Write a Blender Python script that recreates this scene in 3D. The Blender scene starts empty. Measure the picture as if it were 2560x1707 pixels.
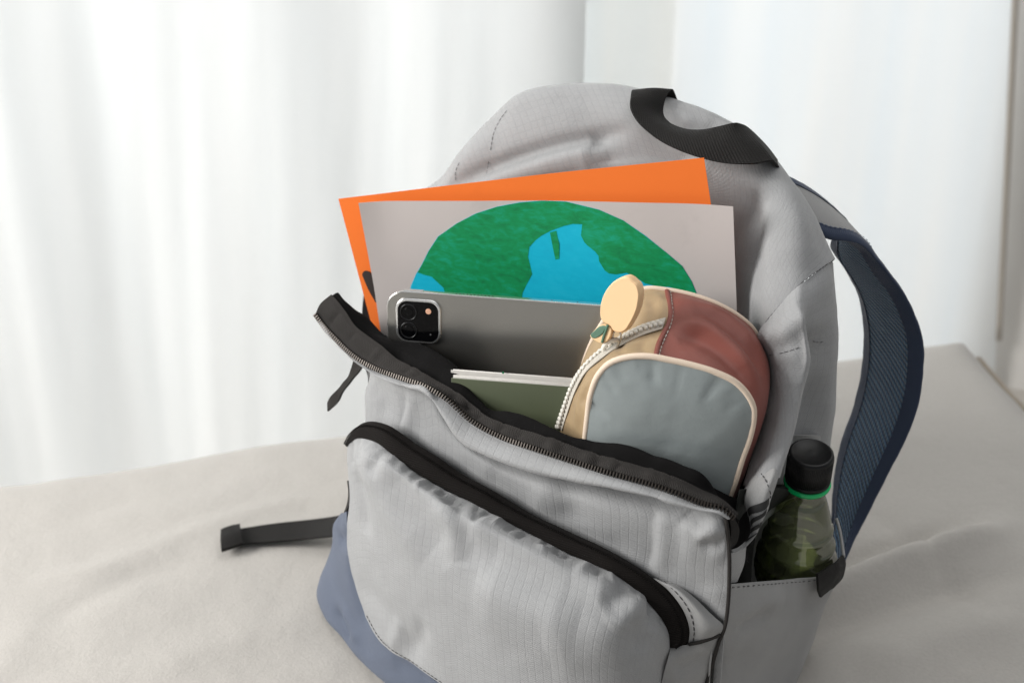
import bpy, math, random
import numpy as np
from mathutils import Vector, Matrix, noise

# ------------------------------------------------------------------ camera, light, exposure
scene = bpy.context.scene
R = math.radians
cam_data = bpy.data.cameras.new("camera")
cam = bpy.data.objects.new("camera", cam_data)
scene.collection.objects.link(cam)
cam.location = (0, 0, 0.65)
cam.rotation_euler = (R(63), 0, 0)
cam_data.sensor_width = 36
cam_data.lens = 43.594
cam_data.clip_start = 0.02
cam_data.clip_end = 60
cam_data.dof.use_dof = True
cam_data.dof.focus_distance = 0.83
cam_data.dof.aperture_fstop = 6.3
scene.camera = cam

world = bpy.data.worlds.new("World")
scene.world = world
world.use_nodes = True
bg = world.node_tree.nodes["Background"]
bg.inputs[0].default_value = (0.93, 0.96, 1.0, 1)
bg.inputs[1].default_value = 0.31

def area(name, loc, target, sx, sy, power, col):
    d = bpy.data.lights.new(name, 'AREA')
    d.shape = 'RECTANGLE'; d.size = sx; d.size_y = sy; d.energy = power; d.color = col
    o = bpy.data.objects.new(name, d)
    scene.collection.objects.link(o)
    o.location = loc
    o.rotation_euler = (Vector(target) - Vector(loc)).to_track_quat('-Z', 'Y').to_euler()
    return o
area("window_light", (-1.75, 0.36, 1.08), (0.0, 0.75, 0.16), 0.80, 0.95, 56, (1.0, 0.985, 0.96))
area("curtain_backlight", (0.0, 3.3, 0.7), (0.0, 1.7, 0.6), 5.0, 3.2, 180, (0.975, 0.99, 1.0))

area("overhead_fill", (0.7, 1.1, 2.5), (0.4, 0.95, 0), 2.6, 2.4, 31, (1.0, 0.99, 0.97))  # added soft lamp overhead, fills the bed's right side and the bag's top

scene.view_settings.view_transform = 'Standard'
scene.view_settings.look = 'None'
scene.view_settings.exposure = 0.0
scene.view_settings.gamma = 1.0
scene.render.engine = 'CYCLES'
scene.cycles.use_denoising = True
scene.cycles.max_bounces = 8
scene.cycles.diffuse_bounces = 3
scene.cycles.transparent_max_bounces = 12
scene.cycles.caustics_refractive = False
scene.cycles.caustics_reflective = False

# ------------------------------------------------------------------ helpers
rng = random.Random(7)
COL = scene.collection

def B(u, v, w):
    """a point in the backpack's own axes: u along its width, v towards its back, w up"""
    return (-0.1545 + 0.882948*u + 0.469472*v, 0.788 - 0.469472*u + 0.882948*v, w)

def link(name, me, mat, parent=None):
    o = bpy.data.objects.new(name, me)
    COL.objects.link(o)
    if mat is not None:
        me.materials.append(mat)
    if parent is not None:
        o.parent = parent
    return o

def empty(name, loc):
    o = bpy.data.objects.new(name, None)
    COL.objects.link(o)
    o.location = loc
    o.empty_display_size = 0.02
    return o

def tag(o, label, cat, group=None):
    o['label'] = label; o['category'] = cat
    if group: o['group'] = group
    return o

def attach(o, parent):
    """parent while keeping the world-space vertices where they are"""
    o.parent = parent
    off = Vector((0, 0, 0)); p = parent
    while p is not None:
        off += p.location; p = p.parent
    o.location = -off
    return o

def crom(pts, knots, ts):
    """non-uniform Catmull-Rom through pts (n,k) at knots, sampled at ts"""
    pts = np.asarray(pts, float); knots = np.asarray(knots, float)
    n = len(pts)
    if n == 2:
        w = ((ts-knots[0])/(knots[1]-knots[0]))[:, None]
        return pts[0]*(1-w)+pts[1]*w
    d = np.diff(pts, axis=0)/np.diff(knots)[:, None]
    h = np.diff(knots)
    m = np.zeros_like(pts)
    m[1:-1] = (d[:-1]*h[1:, None]+d[1:]*h[:-1, None])/(h[1:]+h[:-1])[:, None]
    m[0] = d[0]; m[-1] = d[-1]
    i = np.clip(np.searchsorted(knots, ts, side='right')-1, 0, n-2)
    hh = h[i]; t = (ts-knots[i])/hh
    t = t[:, None]; hh = hh[:, None]
    return ((2*t**3-3*t**2+1)*pts[i]+(t**3-2*t**2+t)*hh*m[i]+(-2*t**3+3*t**2)*pts[i+1]+(t**3-t**2)*hh*m[i+1])

def arc_knots(p):
    l = np.linalg.norm(np.diff(np.asarray(p, float), axis=0), axis=1)
    k = np.concatenate([[0], np.cumsum(np.maximum(l, 1e-5))])
    return k/k[-1]

def curve(pts, n):
    pts = np.asarray(pts, float)
    k = arc_knots(pts)
    fine = crom(pts, k, np.linspace(0, 1, n*4))
    return np.stack([np.interp(np.linspace(0, 1, n), arc_knots(fine), fine[:, j]) for j in range(3)], 1)

def grid_of(rows, nu, nv):
    """rows of 3-D points -> smooth (nv, nu, 3) grid"""
    if len(set(len(r) for r in rows)) == 1:
        a = np.asarray(rows, float)
        kk = np.mean([arc_knots(r) for r in a], axis=0)
        a = np.stack([crom(r, kk, np.linspace(0, 1, nu)) for r in a])
    else:
        a = np.stack([curve(r, nu) for r in rows])
    kv = np.mean([arc_knots(a[:, j]) for j in range(0, nu, max(1, nu//12))], axis=0)
    flat = a.reshape(len(rows), -1)
    return crom(flat, kv, np.linspace(0, 1, nv)).reshape(nv, nu, 3)

def normals_of(g):
    du = np.gradient(g, axis=1); dv = np.gradient(g, axis=0)
    n = np.cross(du, dv)
    return n/np.maximum(np.linalg.norm(n, axis=2, keepdims=True), 1e-12)

def seg_field(g, line, width, sharp=0):
    """falloff 0..1 round a 3-D polyline, fading out at both ends"""
    line = np.asarray(line, float)
    if len(line) > 2: line = curve(line, 24)
    best = np.full(g.shape[:2], 1e9); par = np.zeros(g.shape[:2])
    L = arc_knots(line)
    for i in range(len(line)-1):
        a, b = line[i], line[i+1]; ab = b-a
        t = np.clip(((g-a)@ab)/max(ab@ab, 1e-12), 0, 1)
        d = np.linalg.norm(g-(a+t[..., None]*ab), axis=2)
        m = d < best
        best[m] = d[m]; par[m] = (L[i]+(L[i+1]-L[i])*t)[m]
    if sharp:
        f = np.exp(-best/width)
    else:
        f = np.exp(-(best/width)**2)
    return f*np.clip(np.sin(np.pi*np.clip(par*0.92+0.04, 0, 1))*1.5, 0, 1)

def noise_field(g, scale, seed):
    out = np.zeros(g.shape[:2])
    for i in range(g.shape[0]):
        for j in range(g.shape[1]):
            p = g[i, j]
            out[i, j] = noise.noise((p[0]*scale+seed, p[1]*scale-seed*2.3, p[2]*scale+seed*.7))
    return out

GRIDS = {}
def sculpt(g, face, creases=(), rough=(), key=None):
    n = normals_of(g)
    sgn = np.sign(np.sum(n*(np.asarray(face)-g)/np.linalg.norm(np.asarray(face)-g, axis=2, keepdims=True)))
    n = n*sgn
    if key: GRIDS[key] = g
    d = np.zeros(g.shape[:2])
    for c in creases:
        line, h, w = c[0], c[1], c[2]
        d += h*seg_field(g, line, w, c[3] if len(c) > 3 else 0)
    for amp, sc, seed in rough:
        d += amp*noise_field(g, sc, seed)
    return g+n*d[..., None], sgn

CAMP = (-0.2, 0.0, 0.75)   # a point in front of the bag, to tell outside from inside
def sheet(name, g, mat, parent, thick=0.001, sgn=1, close=False, smooth=True):
    """grid -> a cloth sheet with real thickness, UVs in metres"""
    nv, nu = g.shape[:2]
    n = normals_of(g)*sgn
    back = g-n*thick
    verts = np.concatenate([g.reshape(-1, 3), back.reshape(-1, 3)])
    N = nu*nv
    faces = []
    for i in range(nv-1):
        for j in range(nu-1):
            a = i*nu+j; q = (a, a+1, a+nu+1, a+nu)
            if sgn < 0: q = q[::-1]
            faces.append(q)
            faces.append(tuple(x+N for x in q[::-1]))
    edge = 2*N
    ring = [j for j in range(nu)]+[i*nu+nu-1 for i in range(1, nv)]+[(nv-1)*nu+j for j in range(nu-2, -1, -1)]+[i*nu for i in range(nv-2, 0, -1)]
    nr = len(ring)
    verts = np.concatenate([verts, verts[ring], verts[[r+N for r in ring]]])      # the cut edge has vertices of its own
    for k in range(nr):
        a, b = edge+k, edge+(k+1) % nr
        q = (b, a, a+nr, b+nr)
        if sgn < 0: q = q[::-1]
        faces.append(q)
    me = bpy.data.meshes.new(name)
    me.from_pydata([tuple(v) for v in verts], [], faces)
    us = np.concatenate([np.zeros((nv, 1)), np.cumsum(np.linalg.norm(np.diff(g, axis=1), axis=2), axis=1)], 1)
    us = us-us.mean(axis=1, keepdims=True)
    vs = np.concatenate([np.zeros((1, nu)), np.cumsum(np.linalg.norm(np.diff(g, axis=0), axis=2), axis=0)], 0)
    uv = np.stack([us.reshape(-1), vs.reshape(-1)], 1)
    uv = np.concatenate([uv, uv, uv[ring], uv[ring]])
    lay = me.uv_layers.new(name="UVMap")
    idx = np.empty(len(me.loops), dtype=np.int32); me.loops.foreach_get("vertex_index", idx)
    lay.data.foreach_set("uv", uv[idx].astype(np.float32).ravel())
    nrim = len(ring)
    me.polygons.foreach_set("use_smooth", [smooth]*(len(me.polygons)-nrim)+[False]*nrim)
    o = link(name, me, mat)
    if parent is not None: attach(o, parent)
    return o

def patch(name, rows, nu, nv, mat, parent, thick=0.001, creases=(), rough=(), face=CAMP, key=None):
    g = grid_of(rows, nu, nv)
    g, s = sculpt(g, face, creases, rough, key or name)
    return sheet(name, g, mat, parent, thick, s), g

def mesh_obj(name, verts, faces, mat, parent=None, smooth=True):
    me = bpy.data.meshes.new(name)
    me.from_pydata([tuple(v) for v in verts], [], faces)
    me.polygons.foreach_set("use_smooth", [smooth]*len(me.polygons))
    o = link(name, me, mat)
    if parent is not None: attach(o, parent)
    return o

def tube_geo(pts, r, seg=8, closed=False, flat=1.0, up=None):
    pts = [Vector(p) for p in pts]
    V, Fc = [], []
    n = len(pts); prev = None
    for i, p in enumerate(pts):
        a = pts[i-1] if (i > 0 or closed) else pts[i]
        b = pts[(i+1) % n] if (i < n-1 or closed) else pts[i]
        t = (b-a).normalized()
        if prev is None:
            ref = Vector(up) if up is not None else (Vector((0, 0, 1)) if abs(t.z) < .9 else Vector((1, 0, 0)))
            x = t.cross(ref).normalized()
        else:
            x = (prev-t*prev.dot(t)).normalized()
        prev = x
        y = t.cross(x)
        rr = r[i] if isinstance(r, (list, tuple)) else r
        for k in range(seg):
            an = 2*math.pi*k/seg
            V.append(p+x*math.cos(an)*rr+y*math.sin(an)*rr*flat)
    m = n if closed else n-1
    for i in range(m):
        for k in range(seg):
            a = i*seg+k; b = i*seg+(k+1) % seg
            c = ((i+1) % n)*seg+(k+1) % seg; d = ((i+1) % n)*seg+k
            Fc.append((a, b, c, d))
    if not closed:
        Fc.append(tuple(range(seg))[::-1]); Fc.append(tuple((n-1)*seg+k for k in range(seg)))
    return V, Fc

def tube(name, pts, r, mat, parent=None, seg=8, closed=False, flat=1.0):
    V, Fc = tube_geo(pts, r, seg, closed, flat)
    return mesh_obj(name, V, Fc, mat, parent)

def merge(parts):
    V, Fc = [], []
    for v, f in parts:
        o = len(V); V += list(v); Fc += [tuple(i+o for i in q) for q in f]
    return V, Fc

def dashes(name, pts, dash, gap, r, mat, parent, lift=None):
    """a row of thread stitches along a curve: one joined part"""
    pts = np.asarray(pts, float)
    if lift is not None: pts = pts+np.asarray(lift)
    total = np.sum(np.linalg.norm(np.diff(pts, axis=0), axis=1))
    k = arc_knots(pts)
    f = lambda s: np.array([np.interp(s/total, k, pts[:, j]) for j in range(3)])
    parts = []; s = 0
    while s+dash < total:
        q = [f(s), f(s+dash*.5), f(s+dash)]
        rr = r*rng.uniform(.85, 1.15)
        parts.append(tube_geo(q, [rr*.6, rr, rr*.6], 5))
        s += dash+gap*rng.uniform(.7, 1.3)
    V, Fc = merge(parts)
    o = mesh_obj(name, V, Fc, mat, parent)
    o['kind'] = 'stuff'
    return o

def prism(name, outline, nrm, thick, mat, parent=None, bevel=0.0, segs=3):
    """closed 3-D outline (planar) extruded along nrm, rims rounded when bevel > 0"""
    P_ = np.asarray(outline, float); n = len(P_)
    nrm = np.asarray(nrm, float)/np.linalg.norm(nrm)
    cen = P_.mean(axis=0)
    # inward direction at each vertex
    inw = np.zeros_like(P_)
    t = np.roll(P_, -1, 0)-np.roll(P_, 1, 0)
    c = np.cross(t, nrm); c /= np.linalg.norm(c, axis=1, keepdims=True)
    area2 = sum(np.dot(nrm, np.cross(P_[i]-cen, P_[(i+1) % n]-cen)) for i in range(n))
    inw = -c if area2 > 0 else c
    rings = []
    if bevel > 0:
        for k in range(segs+1):
            a = math.pi/2*k/segs
            rings.append(P_+inw*bevel*(1-math.sin(a))+nrm*bevel*(1-math.cos(a)))
        for k in range(segs+1):
            a = math.pi/2*k/segs
            rings.append(P_+inw*bevel*(1-math.cos(a))+nrm*(thick-bevel*(1-math.sin(a))))
    else:
        rings = [P_, P_+nrm*thick]
    V = np.concatenate(rings)
    Fc = []
    for r_ in range(len(rings)-1):
        for i in range(n):
            j = (i+1) % n
            Fc.append((r_*n+i, r_*n+j, (r_+1)*n+j, (r_+1)*n+i))
    Fc.append(tuple(range(n))[::-1]); Fc.append(tuple((len(rings)-1)*n+i for i in range(n)))
    if area2 < 0: Fc = [q[::-1] for q in Fc]
    me = bpy.data.meshes.new(name)
    me.from_pydata([tuple(v) for v in V], [], Fc)
    for p in me.polygons: p.use_smooth = bevel > 0 and len(p.vertices) == 4
    o = link(name, me, mat)
    if parent is not None: attach(o, parent)
    return o

def lathe(name, prof, mat, M, parent=None, seg=48, cap=True):
    V, Fc = [], []
    for (r, z) in prof:
        for k in range(seg):
            a = 2*math.pi*k/seg
            V.append(M @ Vector((r*math.cos(a), r*math.sin(a), z)))
    for i in range(len(prof)-1):
        for k in range(seg):
            a = i*seg+k; b = i*seg+(k+1) % seg
            Fc.append((a, b, b+seg, a+seg))
    if cap:
        Fc.append(tuple(range(seg))[::-1]); Fc.append(tuple((len(prof)-1)*seg+k for k in range(seg)))
    return mesh_obj(name, V, Fc, mat, parent)

def smooth_closed(pts, n):
    pts = np.asarray(pts, float)
    ext = np.concatenate([pts[-3:], pts, pts[:3]])
    k = np.concatenate([[0], np.cumsum(np.linalg.norm(np.diff(ext, axis=0), axis=1))])
    ts = np.linspace(k[3], k[3+len(pts)], n, endpoint=False)
    return crom(ext, k, ts)

# ------------------------------------------------------------------ materials
def new_mat(name):
    m = bpy.data.materials.new(name)
    m.use_nodes = True
    nt = m.node_tree
    b = nt.nodes["Principled BSDF"]
    return m, nt, b

def node(nt, t, **kw):
    n = nt.nodes.new(t)
    for k, v in kw.items(): setattr(n, k, v)
    return n

def math_n(nt, op, a, b=None, c=None):
    n = node(nt, 'ShaderNodeMath', operation=op)
    for i, x in enumerate((a, b, c)):
        if x is None: continue
        if isinstance(x, (int, float)): n.inputs[i].default_value = x
        else: nt.links.new(x, n.inputs[i])
    return n.outputs[0]

def ramp(nt, fac, stops):
    r = node(nt, 'ShaderNodeValToRGB')
    e = r.color_ramp.elements
    while len(e) < len(stops): e.new(0.5)
    for i, (p, c) in enumerate(stops):
        e[i].position = p; e[i].color = (c[0], c[1], c[2], 1)
    nt.links.new(fac, r.inputs[0])
    return r.outputs[0]

def noise_n(nt, vec, scale, detail=4, rough=.55, dist=0.0):
    n = node(nt, 'ShaderNodeTexNoise')
    n.inputs['Scale'].default_value = scale
    n.inputs['Detail'].default_value = detail
    n.inputs['Roughness'].default_value = rough
    n.inputs['Distortion'].default_value = dist
    if vec is not None: nt.links.new(vec, n.inputs['Vector'])
    return n.outputs[0]

def mix_col(nt, fac, a, b, blend='MIX'):
    n = node(nt, 'ShaderNodeMix', data_type='RGBA', blend_type=blend)
    if isinstance(fac, (int, float)): n.inputs[0].default_value = fac
    else: nt.links.new(fac, n.inputs[0])
    for k, x in ((6, a), (7, b)):
        if isinstance(x, tuple): n.inputs[k].default_value = (*x, 1)
        else: nt.links.new(x, n.inputs[k])
    return n.outputs[2]

def bump(nt, h, strength, dist, into=None):
    b = node(nt, 'ShaderNodeBump')
    b.inputs['Strength'].default_value = strength
    b.inputs['Distance'].default_value = dist
    nt.links.new(h, b.inputs['Height'])
    if into is not None: nt.links.new(into, b.inputs['Normal'])
    return b.outputs[0]

def fabric(name, col, pitch=0.0, weave=0.0012, line=0.5, rough=0.72, relief=0.5, twill=False, sheen=0.25, var=0.06, spec=.35):
    """woven cloth: ripstop grid lines at `pitch` metres, weave at `weave` metres, in the sheet's metre UVs"""
    m, nt, b = new_mat(name)
    uv = node(nt, 'ShaderNodeUVMap').outputs[0]
    sp = node(nt, 'ShaderNodeSeparateXYZ'); nt.links.new(uv, sp.inputs[0])
    x, y = sp.outputs[0], sp.outputs[1]
    def wave(c, p): return math_n(nt, 'SINE', math_n(nt, 'MULTIPLY', c, 2*math.pi/p))
    if twill:
        d = math_n(nt, 'ADD', x, y)
        h = math_n(nt, 'ADD', wave(d, weave), math_n(nt, 'MULTIPLY', wave(y, weave*.6), .5))
    else:
        h = math_n(nt, 'MULTIPLY', wave(x, weave), wave(y, weave))
    h = math_n(nt, 'MULTIPLY', h, 0.28)
    c = col
    tc = node(nt, 'ShaderNodeTexCoord').outputs['Object']
    nz = noise_n(nt, tc, 38, 5)
    fine = noise_n(nt, tc, 1000, 2)
    base = mix_col(nt, 1.0, tuple(max(0, k*(1-var)) for k in col), tuple(min(1, k*(1+var)) for k in col))
    cm = node(nt, 'ShaderNodeMix', data_type='RGBA')
    nt.links.new(nz, cm.inputs[0])
    cm.inputs[6].default_value = (*[k*(1-var*1.6) for k in col], 1); cm.inputs[7].default_value = (*[min(1, k*(1+var*1.6)) for k in col], 1)
    colr = cm.outputs[2]
    colr = mix_col(nt, math_n(nt, 'MULTIPLY', fine, 0.42), colr, tuple(k*.55 for k in col))
    if pitch:
        def ln(co):
            f = math_n(nt, 'ABSOLUTE', math_n(nt, 'SUBTRACT', math_n(nt, 'FRACT', math_n(nt, 'DIVIDE', co, pitch)), .5))
            s = node(nt, 'ShaderNodeMapRange', interpolation_type='SMOOTHSTEP')
            nt.links.new(f, s.inputs[0])
            s.inputs[1].default_value = 0.0; s.inputs[2].default_value = 0.0008/pitch
            s.inputs[3].default_value = 1; s.inputs[4].default_value = 0
            return s.outputs[0]
        lx, ly = ln(x), math_n(nt, 'MULTIPLY', ln(y), .7)
        l = math_n(nt, 'MAXIMUM', lx, ly)
        colr = mix_col(nt, math_n(nt, 'MULTIPLY', l, line*.5), colr, tuple(k*.70 for k in col))
        h = math_n(nt, 'SUBTRACT', h, math_n(nt, 'MULTIPLY', l, .42))
    h2 = math_n(nt, 'ADD', h, math_n(nt, 'MULTIPLY', fine, .55))
    nt.links.new(colr, b.inputs['Base Color'])
    b.inputs['Roughness'].default_value = rough
    b.inputs['Sheen Weight'].default_value = sheen
    b.inputs['Sheen Roughness'].default_value = .4
    b.inputs['Specular IOR Level'].default_value = spec
    nt.links.new(bump(nt, h2, relief, 0.0004), b.inputs['Normal'])
    return m

def plain(name, col, rough=.5, metal=0.0, spec=.5, nscale=60, var=.05, brel=0.0, bscale=400, coat=0.0):
    m, nt, b = new_mat(name)
    tc = node(nt, 'ShaderNodeTexCoord').outputs['Object']
    nz = noise_n(nt, tc, nscale, 5)
    c = node(nt, 'ShaderNodeMix', data_type='RGBA')
    nt.links.new(nz, c.inputs[0])
    c.inputs[6].default_value = (*[k*(1-var) for k in col], 1); c.inputs[7].default_value = (*[min(1, k*(1+var)) for k in col], 1)
    nt.links.new(c.outputs[2], b.inputs['Base Color'])
    b.inputs['Roughness'].default_value = rough
    b.inputs['Metallic'].default_value = metal
    b.inputs['Specular IOR Level'].default_value = spec
    b.inputs['Coat Weight'].default_value = coat
    if brel:
        nt.links.new(bump(nt, noise_n(nt, tc, bscale, 3), brel, .0005), b.inputs['Normal'])
    return m

# ------------------------------------------------------------------ materials used
M_grey = fabric('grey_ripstop_nylon', (.348, .350, .353), pitch=.0060, weave=.0015, line=.5, relief=.7)
M_grey2 = fabric('grey_plain_nylon', (.335, .333, .329), pitch=0, weave=.0014, relief=.8)
M_lip = fabric('grey_ripstop_edge', (.35, .352, .365), pitch=.0052, weave=.0015, line=.5)
M_blue = fabric('blue_grey_nylon', (.105, .125, .172), pitch=0, weave=.0013, sheen=.15)
M_black = fabric('black_lining', (.009, .0085, .0085), pitch=0, weave=.0012, sheen=.01, rough=.9, spec=.06)
M_tape = fabric('black_zipper_tape', (.034, .031, .029), pitch=0, weave=.0016, twill=True, sheen=.03, spec=.12, rough=.8, relief=.9)
M_web = fabric('black_webbing', (.014, .0128, .012), pitch=0, weave=.0024, twill=True, sheen=.02, rough=.6, relief=1.0, spec=.14)
M_band = fabric('brown_black_zip_band', (.0125, .0105, .0095), pitch=0, weave=.0018, twill=True, sheen=.02, rough=.75, relief=1.0, spec=.10)
M_print = plain('black_print', (.012, .012, .012), .6)
M_thread = plain('dark_thread', (.035, .034, .036), .8)
M_thread_l = plain('pale_thread', (.55, .5, .45), .8)
M_teeth = plain('dark_bronze_coil', (.05, .042, .036), .4, metal=.6)
M_mesh = None

def padded_mesh_mat():
    m, nt, b = new_mat('navy_air_mesh')
    uv = node(nt, 'ShaderNodeUVMap').outputs[0]
    sp = node(nt, 'ShaderNodeSeparateXYZ'); nt.links.new(uv, sp.inputs[0])
    x, y = sp.outputs[0], sp.outputs[1]
    def wave(c, p): return math_n(nt, 'SINE', math_n(nt, 'MULTIPLY', c, 2*math.pi/p))
    rib = wave(math_n(nt, 'ADD', x, math_n(nt, 'MULTIPLY', y, .45)), .0050)
    h = math_n(nt, 'ADD', rib, math_n(nt, 'MULTIPLY', wave(y, .0024), .35))
    c = ramp(nt, math_n(nt, 'MULTIPLY_ADD', h, .35, .5), [(0, (.02, .038, .08)), (.5, (.08, .145, .24)), (1, (.16, .27, .38))])
    nt.links.new(c, b.inputs['Base Color'])
    b.inputs['Roughness'].default_value = .85
    b.inputs['Sheen Weight'].default_value = .3
    nt.links.new(bump(nt, h, .9, .0012), b.inputs['Normal'])
    return m
M_mesh = padded_mesh_mat()

def linen(name, col, wrinkle=.25):
    m, nt, b = new_mat(name)
    tc = node(nt, 'ShaderNodeTexCoord').outputs['Object']
    a = noise_n(nt, tc, 5, 5); f = noise_n(nt, tc, 420, 3); g = noise_n(nt, tc, 60, 4)
    c = mix_col(nt, a, tuple(k*.95 for k in col), tuple(k*1.04 for k in col))
    c = mix_col(nt, math_n(nt, 'MULTIPLY', f, .5), c, tuple(k*.66 for k in col))
    nt.links.new(c, b.inputs['Base Color'])
    b.inputs['Roughness'].default_value = .9
    b.inputs['Sheen Weight'].default_value = .2
    b.inputs['Specular IOR Level'].default_value = .2
    n1 = bump(nt, f, .35, .0010)
    nt.links.new(bump(nt, g, wrinkle, .004, n1), b.inputs['Normal'])
    return m

# ------------------------------------------------------------------ the setting: floor, wall, bed, curtains
M_floor = plain('pale_floor', (.45, .42, .38), .6)
M_wall = plain('pale_wall', (.70, .68, .645), .85, nscale=8)
fl = mesh_obj('floor', [(-4, -2, -.47), (4, -2, -.47), (4, 3.6, -.47), (-4, 3.6, -.47)], [(0, 1, 2, 3)], M_floor, None, False)
fl['kind'] = 'structure'

# bed: a soft slab, its far edge running away to the right, its right edge towards the camera
M_bed = linen('oatmeal_linen', (.445, .422, .392))
def bed_mesh():
    BL, BR = np.array((-1.75, .622)), np.array((.545, 1.318))
    FL, FR_ = np.array((-1.55, -.55)), np.array((.70, -.45))
    r = .045
    ds = np.concatenate([[0, 0, 0], r*(1-np.cos(np.linspace(0, math.pi/2, 7)))[1:]*1.0, np.linspace(.05, 1.55, 250)[1:]])
    zs = [-.30, -.15, -.06]
    nb = len(ds); nr = len(ds)
    e = (BR-BL)/np.linalg.norm(BR-BL)
    V = np.zeros((nb, nr, 3))
    for i, db in enumerate(ds):
        for j, dr in enumerate(ds):
            fb = db/1.55; fr = dr/1.55*.92
            # position: back edge point at distance dr from the right corner, moved db towards the camera
            top = BR+(BL-BR)*fr; bot = FR_+(FL-FR_)*fr
            p = top+(bot-top)*fb
            z = 0
            if i < 3: z = min(z, zs[i]-r*.0)
            if j < 3: z = min(z, zs[j])
            if i >= 3 and j >= 3 or True:
                k = 0
                if db < r: k = max(k, r-math.sqrt(max(0, r*r-(r-db)**2)))
                if dr < r: k = max(k, r-math.sqrt(max(0, r*r-(r-dr)**2)))
                z = min(z, -k)
            V[i, j] = (p[0], p[1], z)
    return V[:, ::-1]
g = bed_mesh()
bed_creases = [
    ([(0.2022, 0.7756, 0.0000), (0.2864, 0.8365, -0.0000), (0.3631, 0.8727, 0.0000), (0.4485, 0.9112, 0.0000)], 0.0187, 0.017),
    ([(0.2061, 0.7970, 0.0000), (0.2915, 0.8573, 0.0000), (0.3649, 0.8916, -0.0000), (0.4174, 0.9112, 0.0000)], -0.0131, 0.012),
    ([(0.1907, 0.7499, 0.0000), (0.2740, 0.7862, 0.0000), (0.3713, 0.8278, 0.0000), (0.4339, 0.8483, 0.0000)], -0.0112, 0.015),
    ([(0.2699, 0.7159, 0.0000), (0.3309, 0.7549, 0.0000), (0.4111, 0.7862, 0.0000)], 0.0075, 0.022),
    ([(-0.4160, 0.8192, 0.0000), (-0.3434, 0.8543, 0.0000), (-0.2907, 0.8981, 0.0000), (-0.2433, 0.9313, 0.0000), (-0.1689, 0.9665, 0.0000)], 0.0027, .012),
    ([(-0.3760, 0.7756, 0.0000), (-0.3200, 0.8365, -0.0000), (-0.2621, 0.8727, 0.0000)], -0.0020, .012),
    ([(-0.2859, 0.7122, 0.0000), (-0.2239, 0.7600, 0.0000), (-0.1609, 0.7970, 0.0000)], 0.0020, .018),
    ([(-0.3901, 0.7862, 0.0000), (-0.3806, 0.7122, 0.0000)], 0.0020, .02),
    ([(0.3182, 0.9417, 0.0000), (0.3427, 0.9079, 0.0000), (0.3603, 0.8634, 0.0000), (0.3739, 0.8192, 0.0000), (0.3857, 0.7756, 0.0000)], -0.0030, .007),
    ([(-0.3814, 0.9178, 0.0000), (-0.2875, 0.9522, 0.0000), (-0.2264, 1.0191, -0.0000)], 0.0014, .02),
]
top = g[..., 2] > -.05
n = np.zeros_like(g); n[..., 2] = 1
d = np.zeros(g.shape[:2])
for ln_, h_, w_ in bed_creases: d += h_*seg_field(g, ln_, w_)
d += .004*noise_field(g, 4, 3.1)+.0022*noise_field(g, 11, 8.2)+.0012*noise_field(g, 30, 1.2)
# the seat sinks a little under the bag
d -= .004*np.exp(-((g[..., 0]-.05)**2+(g[..., 1]-.72)**2)/.04)
g = g+n*(d*top)[..., None]
bed = sheet('bed', g, M_bed, None, .004, 1 if normals_of(g)[60, 60, 2] > 0 else -1)
tag(bed, 'wide bed with a creased oatmeal linen cover under the backpack', 'bed')
cord_pts = [g[i, -4]+np.array((.004, .0, .001)) for i in range(6, 230, 3)]
tube('welt', curve(cord_pts, 90), .0045, linen('tan_welt', (.36, .31, .25)), bed)
seam = curve([(0.3174, 0.9395, 0.0015), (0.3419, 0.9058, 0.0015), (0.3594, 0.8614, 0.0015), (0.3731, 0.8173, 0.0015), (0.3848, 0.7738, 0.0015)], 80)
def on_bed(pts, lift=.0008):
    out = []
    gg = g.reshape(-1, 3)
    for p in pts:
        k = np.argmin((gg[:, 0]-p[0])**2+(gg[:, 1]-p[1])**2)
        out.append((p[0], p[1], gg[k, 2]+lift))
    return np.array(out)

# curtains
def curtain_mat(name, col, fold_tint, trans=.55):
    m, nt, b = new_mat(name)
    tc = node(nt, 'ShaderNodeTexCoord').outputs['Object']
    f = noise_n(nt, tc, 900, 2)
    mp = node(nt, 'ShaderNodeMapping'); mp.inputs['Scale'].default_value = (14, 14, .8)
    nt.links.new(tc, mp.inputs[0])
    st = noise_n(nt, mp.outputs[0], 1.0, 3)
    c = mix_col(nt, st, col, fold_tint)  # soft vertical streaks: fold shading put into the cloth colour
    nt.links.new(c, b.inputs['Base Color'])
    b.inputs['Roughness'].default_value = .95
    b.inputs['Specular IOR Level'].default_value = .1
    nt.links.new(bump(nt, f, .2, .0008), b.inputs['Normal'])
    tr = node(nt, 'ShaderNodeBsdfTranslucent'); nt.links.new(c, tr.inputs[0])
    mx = node(nt, 'ShaderNodeMixShader'); mx.inputs[0].default_value = trans
    out = [q for q in nt.nodes if q.type == 'OUTPUT_MATERIAL'][0]
    nt.links.new(b.outputs[0], mx.inputs[1]); nt.links.new(tr.outputs[0], mx.inputs[2])
    nt.links.new(mx.outputs[0], out.inputs[0])
    return m

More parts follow.
